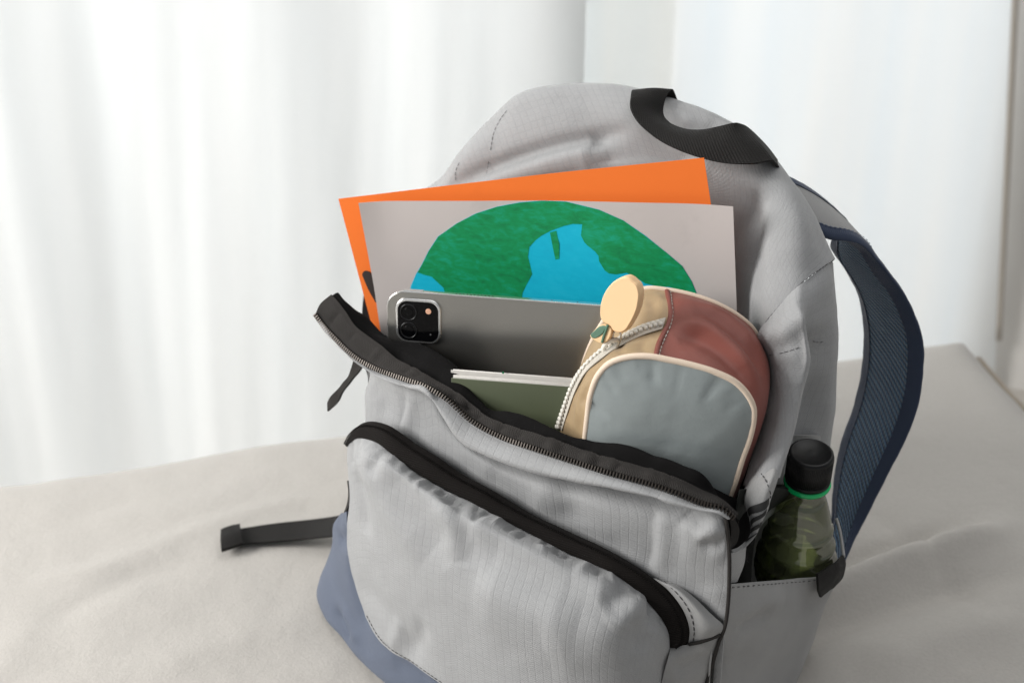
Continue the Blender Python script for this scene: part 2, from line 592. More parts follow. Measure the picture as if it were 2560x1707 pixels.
def curtain(name, x0, x1, y0, slope, z0, z1, seed, amp, mat, flare0=0, flare1=0, nx=420, nz=70):
    r_ = random.Random(seed)
    waves = [(r_.uniform(.16, .40), r_.uniform(0, 6.28), r_.uniform(.3, .8)) for _ in range(4)]
    G = np.zeros((nz, nx, 3))
    for i in range(nz):
        t = i/(nz-1); z = z1+(z0-z1)*t
        a0 = x0+flare0*t; a1 = x1+flare1*t
        for j in range(nx):
            s = j/(nx-1); x = a0+(a1-a0)*s
            xr = x0+(x1-x0)*s
            f = 0
            for (w, ph, am) in waves:
                f += am*math.sin(2*math.pi*xr/w+ph+.5*math.sin(t*2.1+ph))
            f *= amp*(.55+.6*t)
            q = xr+.10*(z-.3)*math.sin(xr*2.1+seed)
            f += .013*noise.noise((xr*2.6+seed, z*.9, 0))+.012*noise.noise((q*5.5+seed, z*1.1, 7))+.0030*noise.noise((q*10+seed, z*1.3, 2))+.0016*noise.noise((q*30+seed, z*2.2, 5))
            G[i, j] = (x+.25*f, y0+slope*x+f, z)
    s = 1 if normals_of(G)[..., 1].mean() < 0 else -1
    return sheet(name, G, mat, None, .0012, s)
M_cur = curtain_mat('white_sheer', (.89, .89, .88), (.80, .815, .815))
M_cur2 = curtain_mat('cool_white_sheer', (.80, .84, .865), (.89, .88, .86))
c1 = curtain('curtain', -1.9, .098, 1.66, .28, -.45, 1.75, 5, .0035, M_cur)
tag(c1, 'white sheer curtain hanging in soft folds behind the left of the bed', 'curtain', 'sheer curtains behind the bed')
c2 = curtain('curtain', .05, .556, 1.74, .28, -.45, 1.75, 11, .005, M_cur2, 0, .326)
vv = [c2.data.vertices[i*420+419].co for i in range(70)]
tube('side_hem_shadow', curve([(p.x+.004, p.y+.004, p.z) for p in vv[::6]], 60), .007, linen('beige_hem_shadow', (.46, .42, .37)), c2)  # hem tube coloured darker to draw the shadow line at the curtain's edge
hm = curtain('hem', .06, .225, 1.765, .28, -.45, 1.75, 23, .002, curtain_mat('beige_hem', (.99, .98, .955), (.99, .975, .945), .95), 0, .02, 60, 40)
hm.parent = c2
tag(c2, 'smoother cool white curtain panel behind the blue shoulder strap', 'curtain', 'sheer curtains behind the bed')
wl = mesh_obj('wall', [(.80, 2.03, -.47), (2.2, 1.75, -.47), (2.2, 1.75, 2.4), (.80, 2.03, 2.4), (.83, 2.14, -.47), (2.23, 1.86, -.47), (2.23, 1.86, 2.4), (.83, 2.14, 2.4)],
              [(0, 1, 2, 3), (4, 7, 6, 5), (0, 3, 7, 4), (0, 4, 5, 1), (1, 5, 6, 2), (3, 2, 6, 7)], M_wall, None, False)
wl['kind'] = 'structure'

# ------------------------------------------------------------------ the backpack
bag = empty('backpack', B(.165, .1, 0))
tag(bag, 'light grey ripstop backpack standing open on the bed, stuffed with school things', 'backpack')

# --- hood: top and back of the bag, inner edge -> outer silhouette -> back, station by station
hood_cols = [
    [(-0.1069, 0.8759, 0.1779), (-0.1143, 0.8799, 0.1778), (-0.1177, 0.8873, 0.1750), (-0.1212, 0.9005, 0.1687), (-0.1244, 0.9192, 0.1587), (-0.1291, 0.9614, 0.1405)],
    [(-0.1001, 0.8859, 0.2311), (-0.1111, 0.8918, 0.2283), (-0.1171, 0.9006, 0.2241), (-0.1214, 0.9142, 0.2177), (-0.1243, 0.9305, 0.2100), (-0.1281, 0.9722, 0.1945)],
    [(-0.0836, 0.9032, 0.2459), (-0.0996, 0.9094, 0.2508), (-0.1081, 0.9185, 0.2506), (-0.1136, 0.9271, 0.2488), (-0.1181, 0.9442, 0.2434), (-0.1212, 0.9855, 0.2297)],
    [(-0.0557, 0.9110, 0.2689), (-0.0710, 0.9157, 0.2856), (-0.0820, 0.9261, 0.2889), (-0.0879, 0.9349, 0.2873), (-0.0917, 0.9494, 0.2836), (-0.0926, 0.9873, 0.2729)],
    [(-0.0277, 0.9109, 0.2912), (-0.0387, 0.9122, 0.3106), (-0.0470, 0.9189, 0.3165), (-0.0534, 0.9257, 0.3180), (-0.0572, 0.9379, 0.3154), (-0.0572, 0.9741, 0.3067)],
    [(-0.0071, 0.9056, 0.3041), (-0.0180, 0.9035, 0.3270), (-0.0296, 0.9141, 0.3320), (-0.0393, 0.9227, 0.3365), (-0.0442, 0.9343, 0.3347), (-0.0434, 0.9724, 0.3259)],
    [(0.0229, 0.8930, 0.3160), (0.0118, 0.8876, 0.3382), (0.0013, 0.8988, 0.3467), (-0.0120, 0.9138, 0.3593), (-0.0222, 0.9295, 0.3599), (-0.0203, 0.9658, 0.3511)],
    [(0.0551, 0.8770, 0.3255), (0.0435, 0.8696, 0.3512), (0.0361, 0.8826, 0.3626), (0.0208, 0.9020, 0.3809), (0.0095, 0.9171, 0.3896), (0.0119, 0.9532, 0.3807)],
    [(0.0829, 0.8622, 0.3343), (0.0709, 0.8550, 0.3608), (0.0645, 0.8698, 0.3743), (0.0540, 0.8878, 0.3897), (0.0433, 0.9048, 0.3996), (0.0459, 0.9396, 0.3903)],
    [(0.1138, 0.8514, 0.3316), (0.0978, 0.8441, 0.3645), (0.0920, 0.8551, 0.3790), (0.0858, 0.8686, 0.3909), (0.0805, 0.8873, 0.4032), (0.0844, 0.9192, 0.3943)],
    [(0.1339, 0.8453, 0.3272), (0.1219, 0.8370, 0.3615), (0.1183, 0.8434, 0.3731), (0.1174, 0.8552, 0.3853), (0.1167, 0.8692, 0.3987), (0.1223, 0.8990, 0.3898)],
    [(0.1428, 0.8451, 0.3137), (0.1413, 0.8312, 0.3538), (0.1435, 0.8311, 0.3692), (0.1467, 0.8396, 0.3807), (0.1510, 0.8487, 0.3902), (0.1585, 0.8764, 0.3811)],
    [(0.1474, 0.8449, 0.2931), (0.1547, 0.8229, 0.3396), (0.1620, 0.8168, 0.3567), (0.1687, 0.8189, 0.3671), (0.1784, 0.8273, 0.3734), (0.1869, 0.8545, 0.3633)],
    [(0.1503, 0.8434, 0.2727), (0.1603, 0.8109, 0.3299), (0.1699, 0.7990, 0.3486), (0.1825, 0.8002, 0.3564), (0.1939, 0.8100, 0.3566), (0.2035, 0.8378, 0.3456)],
    [(0.1531, 0.8396, 0.2494), (0.1617, 0.7966, 0.3142), (0.1691, 0.7802, 0.3332), (0.1868, 0.7775, 0.3421), (0.2033, 0.7903, 0.3419), (0.2135, 0.8188, 0.3297)],
    [(0.1576, 0.8282, 0.2332), (0.1638, 0.7807, 0.3001), (0.1694, 0.7642, 0.3177), (0.1873, 0.7626, 0.3279), (0.2104, 0.7775, 0.3248), (0.2206, 0.8060, 0.3122)],
    [(0.1647, 0.8051, 0.2197), (0.1690, 0.7542, 0.2731), (0.1731, 0.7429, 0.2917), (0.1881, 0.7463, 0.3099), (0.2130, 0.7693, 0.3168), (0.2251, 0.8013, 0.3039)],
]
hood_rows = [list(r) for r in zip(*hood_cols)]
hood_cr = [
    ([(-0.0442, 0.9185, 0.3195), (-0.0221, 0.9089, 0.3328), (0.0013, 0.8988, 0.3467), (0.0361, 0.8829, 0.3632), (0.0636, 0.8705, 0.3744), (0.0795, 0.8639, 0.3814)], -.0075, .006),
    ([(-0.0324, 0.9115, 0.3220), (0.0111, 0.8893, 0.3424), (0.0460, 0.8731, 0.3601), (0.0764, 0.8591, 0.3719)], .0055, .009),
    ([(0.0639, 0.8709, 0.3753), (0.0620, 0.8701, 0.3723), (0.0553, 0.8725, 0.3688)], -.004, .006),
    ([(0.0521, 0.8670, 0.3588), (0.0793, 0.8526, 0.3656), (0.1062, 0.8427, 0.3676), (0.1360, 0.8331, 0.3628)], -.010, .019),
    ([(0.1282, 0.8595, 0.3942), (0.1218, 0.8522, 0.3837), (0.1302, 0.8424, 0.3773)], .004, .010),
    ([(0.1368, 0.8521, 0.3901), (0.1482, 0.8442, 0.3862), (0.1594, 0.8346, 0.3798)], -.003, .010),
    ([(0.1565, 0.8214, 0.3525), (0.1662, 0.8025, 0.3435), (0.1658, 0.7827, 0.3258), (0.1647, 0.7765, 0.3026)], -.004, .010),
    ([(0.1747, 0.8084, 0.3603), (0.1867, 0.7878, 0.3491), (0.1933, 0.7686, 0.3317), (0.1935, 0.7557, 0.3183)], .003, .016),
    ([(0.1797, 0.7778, 0.3405), (0.1728, 0.7627, 0.3215), (0.1683, 0.7577, 0.2982)], -.0015, .012),
    ([(0.0399, 0.8986, 0.3925), (0.0367, 0.8891, 0.3755), (0.0272, 0.8885, 0.3623)], .0012, .018),
]
hood, hood_g = patch('hood', hood_rows, 200, 90, M_grey, bag, .0012, hood_cr, [(.0012, 22, 1.7), (.0005, 70, 4.4)], key='hood')
hst = dashes('stitching', curve([(-0.0040, 0.9198, 0.3782), (-0.0090, 0.9201, 0.3713), (-0.0133, 0.9184, 0.3632), (-0.0162, 0.9126, 0.3511), (-0.0182, 0.9122, 0.3388), (-0.0200, 0.9052, 0.3303)], 60), .0030, .0009, .00021, M_thread, hood)
dashes('stitching', curve([(-0.0410, 0.9227, 0.3359), (-0.0438, 0.9217, 0.3298), (-0.0441, 0.9199, 0.3211)], 20), .0030, .0009, .00021, M_thread, hood)

# --- right side: gusset with its pleat, then the flat side panel behind the pocket
W_rows = [
    [(0.1644, 0.8031, 0.2197), (0.1689, 0.7536, 0.2730), (0.1730, 0.7424, 0.2916), (0.1828, 0.7429, 0.3051), (0.1976, 0.7543, 0.3129), (0.2135, 0.7701, 0.3164), (0.2254, 0.8012, 0.3040)],
    [(0.1664, 0.7963, 0.2208), (0.1675, 0.7504, 0.2664), (0.1721, 0.7321, 0.2848), (0.1806, 0.7293, 0.3001), (0.1975, 0.7436, 0.3035), (0.2162, 0.7630, 0.3022), (0.2284, 0.7973, 0.2859)],
    [(0.1701, 0.7898, 0.2207), (0.1689, 0.7463, 0.2625), (0.1728, 0.7261, 0.2804), (0.1836, 0.7198, 0.2985), (0.1946, 0.7360, 0.2886), (0.2188, 0.7617, 0.2849), (0.2311, 0.7959, 0.2682)],
    [(0.1751, 0.7770, 0.2206), (0.1707, 0.7419, 0.2568), (0.1739, 0.7210, 0.2737), (0.1871, 0.7140, 0.2891), (0.1982, 0.7454, 0.2683), (0.2207, 0.7606, 0.2689), (0.2332, 0.7948, 0.2518)],
    [(0.1749, 0.7658, 0.2251), (0.1709, 0.7350, 0.2472), (0.1746, 0.7116, 0.2626), (0.1894, 0.7071, 0.2747), (0.1998, 0.7468, 0.2475), (0.2229, 0.7595, 0.2407), (0.2357, 0.7934, 0.2224)],
    [(0.1727, 0.7522, 0.2117), (0.1693, 0.7223, 0.2335), (0.1732, 0.6998, 0.2477), (0.1865, 0.7007, 0.2554), (0.1981, 0.7477, 0.2230), (0.2241, 0.7577, 0.2138), (0.2376, 0.7924, 0.1938)],
    [(0.1668, 0.7304, 0.1948), (0.1639, 0.7037, 0.2148), (0.1679, 0.6846, 0.2267), (0.1807, 0.6868, 0.2319), (0.1929, 0.7392, 0.1947), (0.2246, 0.7563, 0.1859), (0.2384, 0.7920, 0.1640)],
    [(0.1565, 0.7019, 0.1822), (0.1534, 0.6809, 0.1975), (0.1580, 0.6671, 0.2080), (0.1708, 0.6694, 0.2105), (0.1820, 0.7223, 0.1707), (0.2253, 0.7548, 0.1518), (0.2401, 0.7911, 0.1278)],
]
W_cr = [
    ([(0.1684, 0.7531, 0.2710), (0.1748, 0.7238, 0.2841), (0.1850, 0.7188, 0.2992)], .0045, .008),
    ([(0.1710, 0.7298, 0.2763), (0.1772, 0.7185, 0.2789), (0.1879, 0.7115, 0.2841)], -.003, .007),
    ([(0.1720, 0.7247, 0.2708), (0.1794, 0.7146, 0.2770), (0.1872, 0.7112, 0.2827)], .0025, .006),
    ([(0.1711, 0.7324, 0.2552), (0.1708, 0.7046, 0.2443), (0.1651, 0.6908, 0.2228)], -.002, .010),
    ([(0.1839, 0.7197, 0.2988), (0.1871, 0.7123, 0.2852), (0.1865, 0.7026, 0.2617)], -.003, .006),
    ([(0.2009, 0.7430, 0.2923), (0.2044, 0.7508, 0.2622), (0.2097, 0.7531, 0.2269)], .002, .012),
]
gus, gus_g = patch('side_gusset', W_rows, 120, 120, M_grey, bag, .0012, W_cr, [(.0012, 26, 5.7), (.0004, 80, 9.4)], key='gusset')
dashes('stitching', curve([(0.2125, 0.7677, 0.3174), (0.1976, 0.7528, 0.3145), (0.1866, 0.7452, 0.3091), (0.1798, 0.7428, 0.3018), (0.1740, 0.7423, 0.2939), (0.1708, 0.7440, 0.2878), (0.1690, 0.7487, 0.2801), (0.1680, 0.7538, 0.2734)], 90), .0030, .0008, .00025, M_thread, gus)
dashes('stitching', curve([(0.1700, 0.7266, 0.2696), (0.1766, 0.7161, 0.2770), (0.1832, 0.7139, 0.2807), (0.1877, 0.7142, 0.2827)], 40), .0030, .0008, .00023, M_thread, gus)
dashes('stitching', curve([(0.2032, 0.7463, 0.2699), (0.2085, 0.7499, 0.2671), (0.2148, 0.7539, 0.2667)], 30), .0030, .0008, .00021, M_thread, gus)
tail_rows = [
    [(0.1587, 0.6985, 0.1976), (0.1611, 0.6813, 0.2107), (0.1672, 0.6781, 0.2155), (0.1751, 0.6853, 0.2149)],
    [(0.1532, 0.6816, 0.1978), (0.1562, 0.6676, 0.2077), (0.1627, 0.6641, 0.2114), (0.1708, 0.6705, 0.2097)],
    [(0.1503, 0.6735, 0.1923), (0.1534, 0.6594, 0.2005), (0.1589, 0.6565, 0.2019), (0.1667, 0.6648, 0.1969)],
    [(0.1522, 0.6657, 0.1881), (0.1542, 0.6544, 0.1939), (0.1583, 0.6523, 0.1941), (0.1639, 0.6595, 0.1921)],
    [(0.1533, 0.6583, 0.1844), (0.1545, 0.6520, 0.1869), (0.1570, 0.6507, 0.1872), (0.1615, 0.6585, 0.1867)],
    [(0.1526, 0.6541, 0.1769), (0.1533, 0.6504, 0.1779), (0.1548, 0.6496, 0.1785), (0.1577, 0.6560, 0.1773)],
    [(0.1466, 0.6505, 0.1713), (0.1475, 0.6489, 0.1708), (0.1485, 0.6484, 0.1708), (0.1510, 0.6527, 0.1700)],
    [(0.1396, 0.6429, 0.1738), (0.1402, 0.6426, 0.1724), (0.1408, 0.6423, 0.1716), (0.1425, 0.6459, 0.1685)],
]
tail, tail_g = patch('gusset_tail', tail_rows, 44, 90, M_grey2, bag, .0016, [], [(.0006, 60, 2.2)], face=(.15, -.1, .65), key='tail')
def printed(pts):
    """black printed stripe laid out in the tape's own rows and columns, so it follows every bend"""
    nr_, nc_ = tail_g.shape[:2]
    nn = normals_of(tail_g)
    view = np.array((0.1, 0, .65))
    nn = nn*np.sign(np.sum(nn*(view-tail_g), axis=2, keepdims=True))
    flat = tail_g.reshape(-1, 3)
    ij = []
    for p in pts:
        k = int(np.argmin(np.sum((flat-np.array(p))**2, 1)))
        ij.append(np.array((k//nc_, k % nc_), float))
    a, b, c, d = ij
    G = np.zeros((4, 16, 3))
    for r_ in range(4):
        for q in range(16):
            s_, t_ = q/15, r_/3
            f = (a+(b-a)*s_)*(1-t_)+(d+(c-d)*s_)*t_
            i0 = int(np.clip(f[0], 0, nr_-2)); j0 = int(np.clip(f[1], 0, nc_-2)); fi, fj = f[0]-i0, f[1]-j0
            bl = lambda A: A[i0, j0]*(1-fi)*(1-fj)+A[i0+1, j0]*fi*(1-fj)+A[i0, j0+1]*(1-fi)*fj+A[i0+1, j0+1]*fi*fj
            G[r_, q] = bl(tail_g)+bl(nn)*.0007
    s2 = np.sign(np.sum(normals_of(G)*(view-G)))
    sheet('printed_stripe', G, M_print, tail, .0003, s2)
printed([(0.1516, 0.6626, 0.1902), (0.1640, 0.6592, 0.2019), (0.1641, 0.6591, 0.1977), (0.1522, 0.6575, 0.1897)])
printed([(0.1528, 0.6549, 0.1871), (0.1623, 0.6549, 0.1969), (0.1613, 0.6530, 0.1944), (0.1531, 0.6536, 0.1840)])
printed([(0.1532, 0.6528, 0.1822), (0.1595, 0.6514, 0.1897), (0.1586, 0.6511, 0.1866), (0.1530, 0.6525, 0.1796)])
printed([(0.1517, 0.6520, 0.1760), (0.1564, 0.6496, 0.1822), (0.1548, 0.6494, 0.1795), (0.1497, 0.6516, 0.1737)])
dashes('stitching', curve([(0.1603, 0.6742, 0.2118), (0.1624, 0.6628, 0.2111), (0.1648, 0.6604, 0.2050), (0.1655, 0.6624, 0.1989)], 40), .003, .0014, .0004, M_thread, tail)

patch('side_panel', [
    [(0.1908, 0.7460, 0.1959), (0.2055, 0.7438, 0.1972), (0.2237, 0.7591, 0.1879), (0.2375, 0.7948, 0.1661)],
    [(0.1823, 0.7335, 0.1640), (0.2025, 0.7398, 0.1599), (0.2250, 0.7561, 0.1510), (0.2401, 0.7934, 0.1263)],
    [B(.325, .02, .13), B(.312, .08, .13), B(.316, .135, .13), B(.338, .165, .13), B(.337, .19, .13)],
    [B(.326, .01, .01), B(.305, .08, .01), B(.308, .135, .01), B(.334, .165, .01), B(.333, .19, .01)]],
    40, 40, M_grey2, bag, .0012, [], [(.001, 30, 3.3)], face=(.6, .2, .5), key='sidepanel')
patch('pocket_lining', [
    [(0.1470, 0.6685, 0.2021), (0.1676, 0.6847, 0.1930), (0.1962, 0.7148, 0.1711), (0.2263, 0.7441, 0.1496)],
    [B(.3265, .004, .13), B(.318, .05, .13), B(.316, .1, .13), B(.320, .15, .13)],
    [B(.327, .004, .02), B(.312, .05, .02), B(.309, .1, .02), B(.310, .15, .02)]],
    30, 30, fabric('dark_pocket_mesh', (.014, .016, .014), pitch=0, weave=.0018, sheen=.02), bag, .001, [], [], face=(.6, .2, .5), key='pocketlining')

# --- side pocket
SP = [
    [(0.1386, 0.6344, 0.1529), (0.1539, 0.6467, 0.1447), (0.1721, 0.6619, 0.1342), (0.1952, 0.6836, 0.1192), (0.2155, 0.6977, 0.1101), (0.2284, 0.7112, 0.1066), (0.2387, 0.7261, 0.1045)],
    [(0.1383, 0.6334, 0.1439), (0.1552, 0.6460, 0.1346), (0.1744, 0.6618, 0.1227), (0.1981, 0.6843, 0.1067), (0.2195, 0.6990, 0.0985), (0.2305, 0.7135, 0.0909), (0.2380, 0.7322, 0.0803)],
    [(0.1381, 0.6324, 0.1342), (0.1555, 0.6458, 0.1240), (0.1769, 0.6639, 0.1100), (0.2001, 0.6856, 0.0939), (0.2209, 0.7062, 0.0788), (0.2315, 0.7277, 0.0613), (0.2385, 0.7489, 0.0442)],
    [(0.1351, 0.6340, 0.1063), (0.1541, 0.6466, 0.0952), (0.1762, 0.6642, 0.0796), (0.1982, 0.6865, 0.0601), (0.2161, 0.7065, 0.0426), (0.2262, 0.7305, 0.0210), (0.2328, 0.7519, 0.0026)],
    [(0.1299, 0.6368, 0.0688), (0.1513, 0.6481, 0.0570), (0.1735, 0.6657, 0.0400), (0.1946, 0.6862, 0.0212), (0.2102, 0.7073, 0.0027), (0.2201, 0.7315, 0.0010), (0.2272, 0.7549, 0.0010)],
    [B(.330, 0, .012), B(.342, .02, .012), B(.352, .046, .008), B(.358, .074, .006), B(.358, .1, .004), B(.350, .126, .004), B(.338, .15, .004)],
]
sp_cr = [
    ([(0.1469, 0.6403, 0.1134), (0.1600, 0.6497, 0.1128), (0.1742, 0.6615, 0.1086)], -.003, .007),
    ([(0.1460, 0.6389, 0.1218), (0.1628, 0.6518, 0.1184), (0.1847, 0.6711, 0.1102)], .002, .010),
    ([(0.1555, 0.6511, 0.0666), (0.1821, 0.6698, 0.0733), (0.2087, 0.6950, 0.0714)], .002, .018),
    ([(0.1465, 0.6432, 0.0887), (0.1678, 0.6583, 0.0755), (0.1899, 0.6774, 0.0707)], -.0015, .014),
]
spk, spk_g = patch('side_pocket', SP, 110, 90, M_grey2, bag, .0014, sp_cr, [(.0012, 18, 6.6), (.0004, 60, 1.1)], face=(.5, -.3, .5), key='sidepocket')
dashes('stitching', curve([(0.1405, 0.6342, 0.1507), (0.1612, 0.6510, 0.1394), (0.1837, 0.6713, 0.1253), (0.2068, 0.6906, 0.1120), (0.2143, 0.6955, 0.1090)], 60), .0026, .0030, .00032, M_thread, spk)
patch('elastic_binding', [
    [(0.2094, 0.6828, 0.1239), (0.2182, 0.6918, 0.1226), (0.2271, 0.7029, 0.1194), (0.2358, 0.7164, 0.1149)],
    [(0.2095, 0.6805, 0.1190), (0.2188, 0.6892, 0.1175), (0.2282, 0.7000, 0.1148), (0.2378, 0.7153, 0.1092)],
    [(0.2108, 0.6821, 0.1103), (0.2185, 0.6893, 0.1091), (0.2279, 0.7002, 0.1052), (0.2374, 0.7155, 0.0975)],
    [(0.2150, 0.6867, 0.1006), (0.2200, 0.6931, 0.0989), (0.2256, 0.7014, 0.0962), (0.2330, 0.7133, 0.0903)]],
    30, 24, M_web, spk, .0018, [], [(.0008, 90, 2.7)], face=(.5, -.3, .5), key='elastic')
tube('rim_cord', curve([(0.2366, 0.7182, 0.1120), (0.2376, 0.7290, 0.1147), (0.2371, 0.7384, 0.1214), (0.2357, 0.7447, 0.1264)], 20), .0012, M_grey2, spk)
patch('corner_tab', [
    [(0.1368, 0.6376, 0.1741), (0.1423, 0.6415, 0.1728), (0.1469, 0.6458, 0.1717), (0.1507, 0.6495, 0.1710)],
    [(0.1373, 0.6363, 0.1659), (0.1428, 0.6401, 0.1637), (0.1468, 0.6437, 0.1624), (0.1500, 0.6476, 0.1618)],
    [(0.1380, 0.6347, 0.1537), (0.1406, 0.6379, 0.1512), (0.1433, 0.6399, 0.1500), (0.1457, 0.6420, 0.1491)]],
    20, 20, M_grey2, bag, .0012, [], [(.0006, 70, 3.0)], key='tab')

patch('left_rim', [
    [(-0.1167, 0.8959, 0.2417), (-0.1185, 0.8901, 0.2291), (-0.1188, 0.8834, 0.2170), (-0.1167, 0.8755, 0.2017)],
    [(-0.1140, 0.8922, 0.2403), (-0.1120, 0.8832, 0.2286), (-0.1097, 0.8752, 0.2172), (-0.1084, 0.8688, 0.2032)],
    [(-0.1094, 0.8875, 0.2342), (-0.1062, 0.8778, 0.2236), (-0.1024, 0.8690, 0.2142), (-0.0991, 0.8616, 0.2050)]], 20, 14, M_black, bag, .003, [], [(.001, 60, 2.2)], key='leftrim')

# --- front panel below the open main zip
zipline = "727,724,.030 748,752,.026 772,778,.021 802,808,.015 834,832,.010 866,849,.007 898,861,.004 935,874,.002 972,886,0 1024,915,-.003 1085,968,-.006 1149,1003,-.008 1230,1032,-.010 1339,1068,-.010 1402,1088,-.010 1486,1111,-.008 1554,1134,-.006 1611,1157,-.003 1663,1171,.001 1684,1188,.004"
Z = [(-0.1428, 0.8158, 0.2558), (-0.1354, 0.8073, 0.2501), (-0.1267, 0.7970, 0.2461), (-0.1161, 0.7846, 0.2419), (-0.1051, 0.7730, 0.2396), (-0.0944, 0.7640, 0.2386), (-0.0839, 0.7550, 0.2393), (-0.0720, 0.7464, 0.2396), (-0.0604, 0.7380, 0.2401), (-0.0445, 0.7261, 0.2370), (-0.0264, 0.7131, 0.2267), (-0.0078, 0.7009, 0.2223), (0.0153, 0.6864, 0.2215), (0.0454, 0.6704, 0.2198), (0.0623, 0.6614, 0.2190), (0.0846, 0.6518, 0.2178), (0.1024, 0.6446, 0.2152), (0.1175, 0.6400, 0.2109), (0.1314, 0.6371, 0.2083), (0.1375, 0.6373, 0.2026)]
FP = [
    Z,
    [(-0.1409, 0.8102, 0.2543), (-0.1333, 0.8005, 0.2493), (-0.1248, 0.7903, 0.2442), (-0.1142, 0.7779, 0.2406), (-0.1032, 0.7664, 0.2383), (-0.0933, 0.7577, 0.2371), (-0.0828, 0.7487, 0.2376), (-0.0706, 0.7389, 0.2390), (-0.0590, 0.7296, 0.2411), (-0.0465, 0.7165, 0.2324), (-0.0329, 0.7047, 0.2200), (-0.0166, 0.6937, 0.2156), (0.0096, 0.6787, 0.2138), (0.0426, 0.6623, 0.2152), (0.0602, 0.6540, 0.2160), (0.0825, 0.6456, 0.2149), (0.1004, 0.6395, 0.2125), (0.1162, 0.6356, 0.2100), (0.1284, 0.6325, 0.2092), (0.1344, 0.6327, 0.2049)],
    [(-0.1033, 0.7857, 0.2280), (-0.1011, 0.7822, 0.2280), (-0.0988, 0.7788, 0.2285), (-0.0965, 0.7741, 0.2296), (-0.0936, 0.7703, 0.2303), (-0.0891, 0.7657, 0.2310), (-0.0825, 0.7599, 0.2321), (-0.0712, 0.7516, 0.2333), (-0.0593, 0.7458, 0.2334), (-0.0463, 0.7415, 0.2183), (-0.0325, 0.7345, 0.2039), (-0.0155, 0.7243, 0.1982), (0.0112, 0.7078, 0.1968), (0.0443, 0.6891, 0.1989), (0.0625, 0.6794, 0.2002), (0.0852, 0.6673, 0.2005), (0.1032, 0.6578, 0.2003), (0.1184, 0.6476, 0.2022), (0.1300, 0.6404, 0.2039), (0.1349, 0.6398, 0.1995)],
    [(-0.1065, 0.7829, 0.2091), (-0.1021, 0.7771, 0.2105), (-0.0964, 0.7707, 0.2120), (-0.0902, 0.7652, 0.2130), (-0.0842, 0.7597, 0.2133), (-0.0776, 0.7539, 0.2138), (-0.0702, 0.7488, 0.2133), (-0.0617, 0.7432, 0.2124), (-0.0514, 0.7366, 0.2086), (-0.0392, 0.7278, 0.2027), (-0.0255, 0.7183, 0.1968), (-0.0091, 0.7073, 0.1926), (0.0156, 0.6919, 0.1899), (0.0453, 0.6761, 0.1892), (0.0632, 0.6666, 0.1895), (0.0847, 0.6563, 0.1900), (0.1019, 0.6483, 0.1899), (0.1174, 0.6411, 0.1910), (0.1301, 0.6355, 0.1933), (0.1342, 0.6356, 0.1926)],
    [(-0.1063, 0.7794, 0.1947), (-0.1025, 0.7739, 0.1968), (-0.0974, 0.7678, 0.1989), (-0.0919, 0.7626, 0.1998), (-0.0850, 0.7556, 0.2008), (-0.0778, 0.7495, 0.2002), (-0.0695, 0.7439, 0.1978), (-0.0601, 0.7378, 0.1945), (-0.0496, 0.7322, 0.1897), (-0.0374, 0.7257, 0.1836), (-0.0234, 0.7183, 0.1777), (-0.0072, 0.7097, 0.1720), (0.0177, 0.6964, 0.1647), (0.0460, 0.6814, 0.1597), (0.0640, 0.6707, 0.1568), (0.0843, 0.6576, 0.1546), (0.1012, 0.6486, 0.1544), (0.1171, 0.6413, 0.1552), (0.1316, 0.6359, 0.1559), (0.1377, 0.6338, 0.1562)],
    [(-0.1074, 0.7765, 0.1810), (-0.1037, 0.7723, 0.1828), (-0.0987, 0.7674, 0.1843), (-0.0932, 0.7622, 0.1845), (-0.0863, 0.7551, 0.1845), (-0.0786, 0.7499, 0.1812), (-0.0702, 0.7443, 0.1782), (-0.0608, 0.7393, 0.1741), (-0.0502, 0.7337, 0.1698), (-0.0378, 0.7271, 0.1654), (-0.0237, 0.7196, 0.1595), (-0.0072, 0.7108, 0.1524), (0.0179, 0.6974, 0.1437), (0.0455, 0.6828, 0.1364), (0.0639, 0.6730, 0.1307), (0.0827, 0.6630, 0.1232), (0.0995, 0.6541, 0.1184), (0.1158, 0.6454, 0.1193), (0.1316, 0.6370, 0.1215), (0.1381, 0.6336, 0.1219)],
    [B(.03+.301*s, .004, .05) for s in np.linspace(0, 1, 20)],
    [B(.03+.300*s, .006, .005) for s in np.linspace(0, 1, 20)],
]
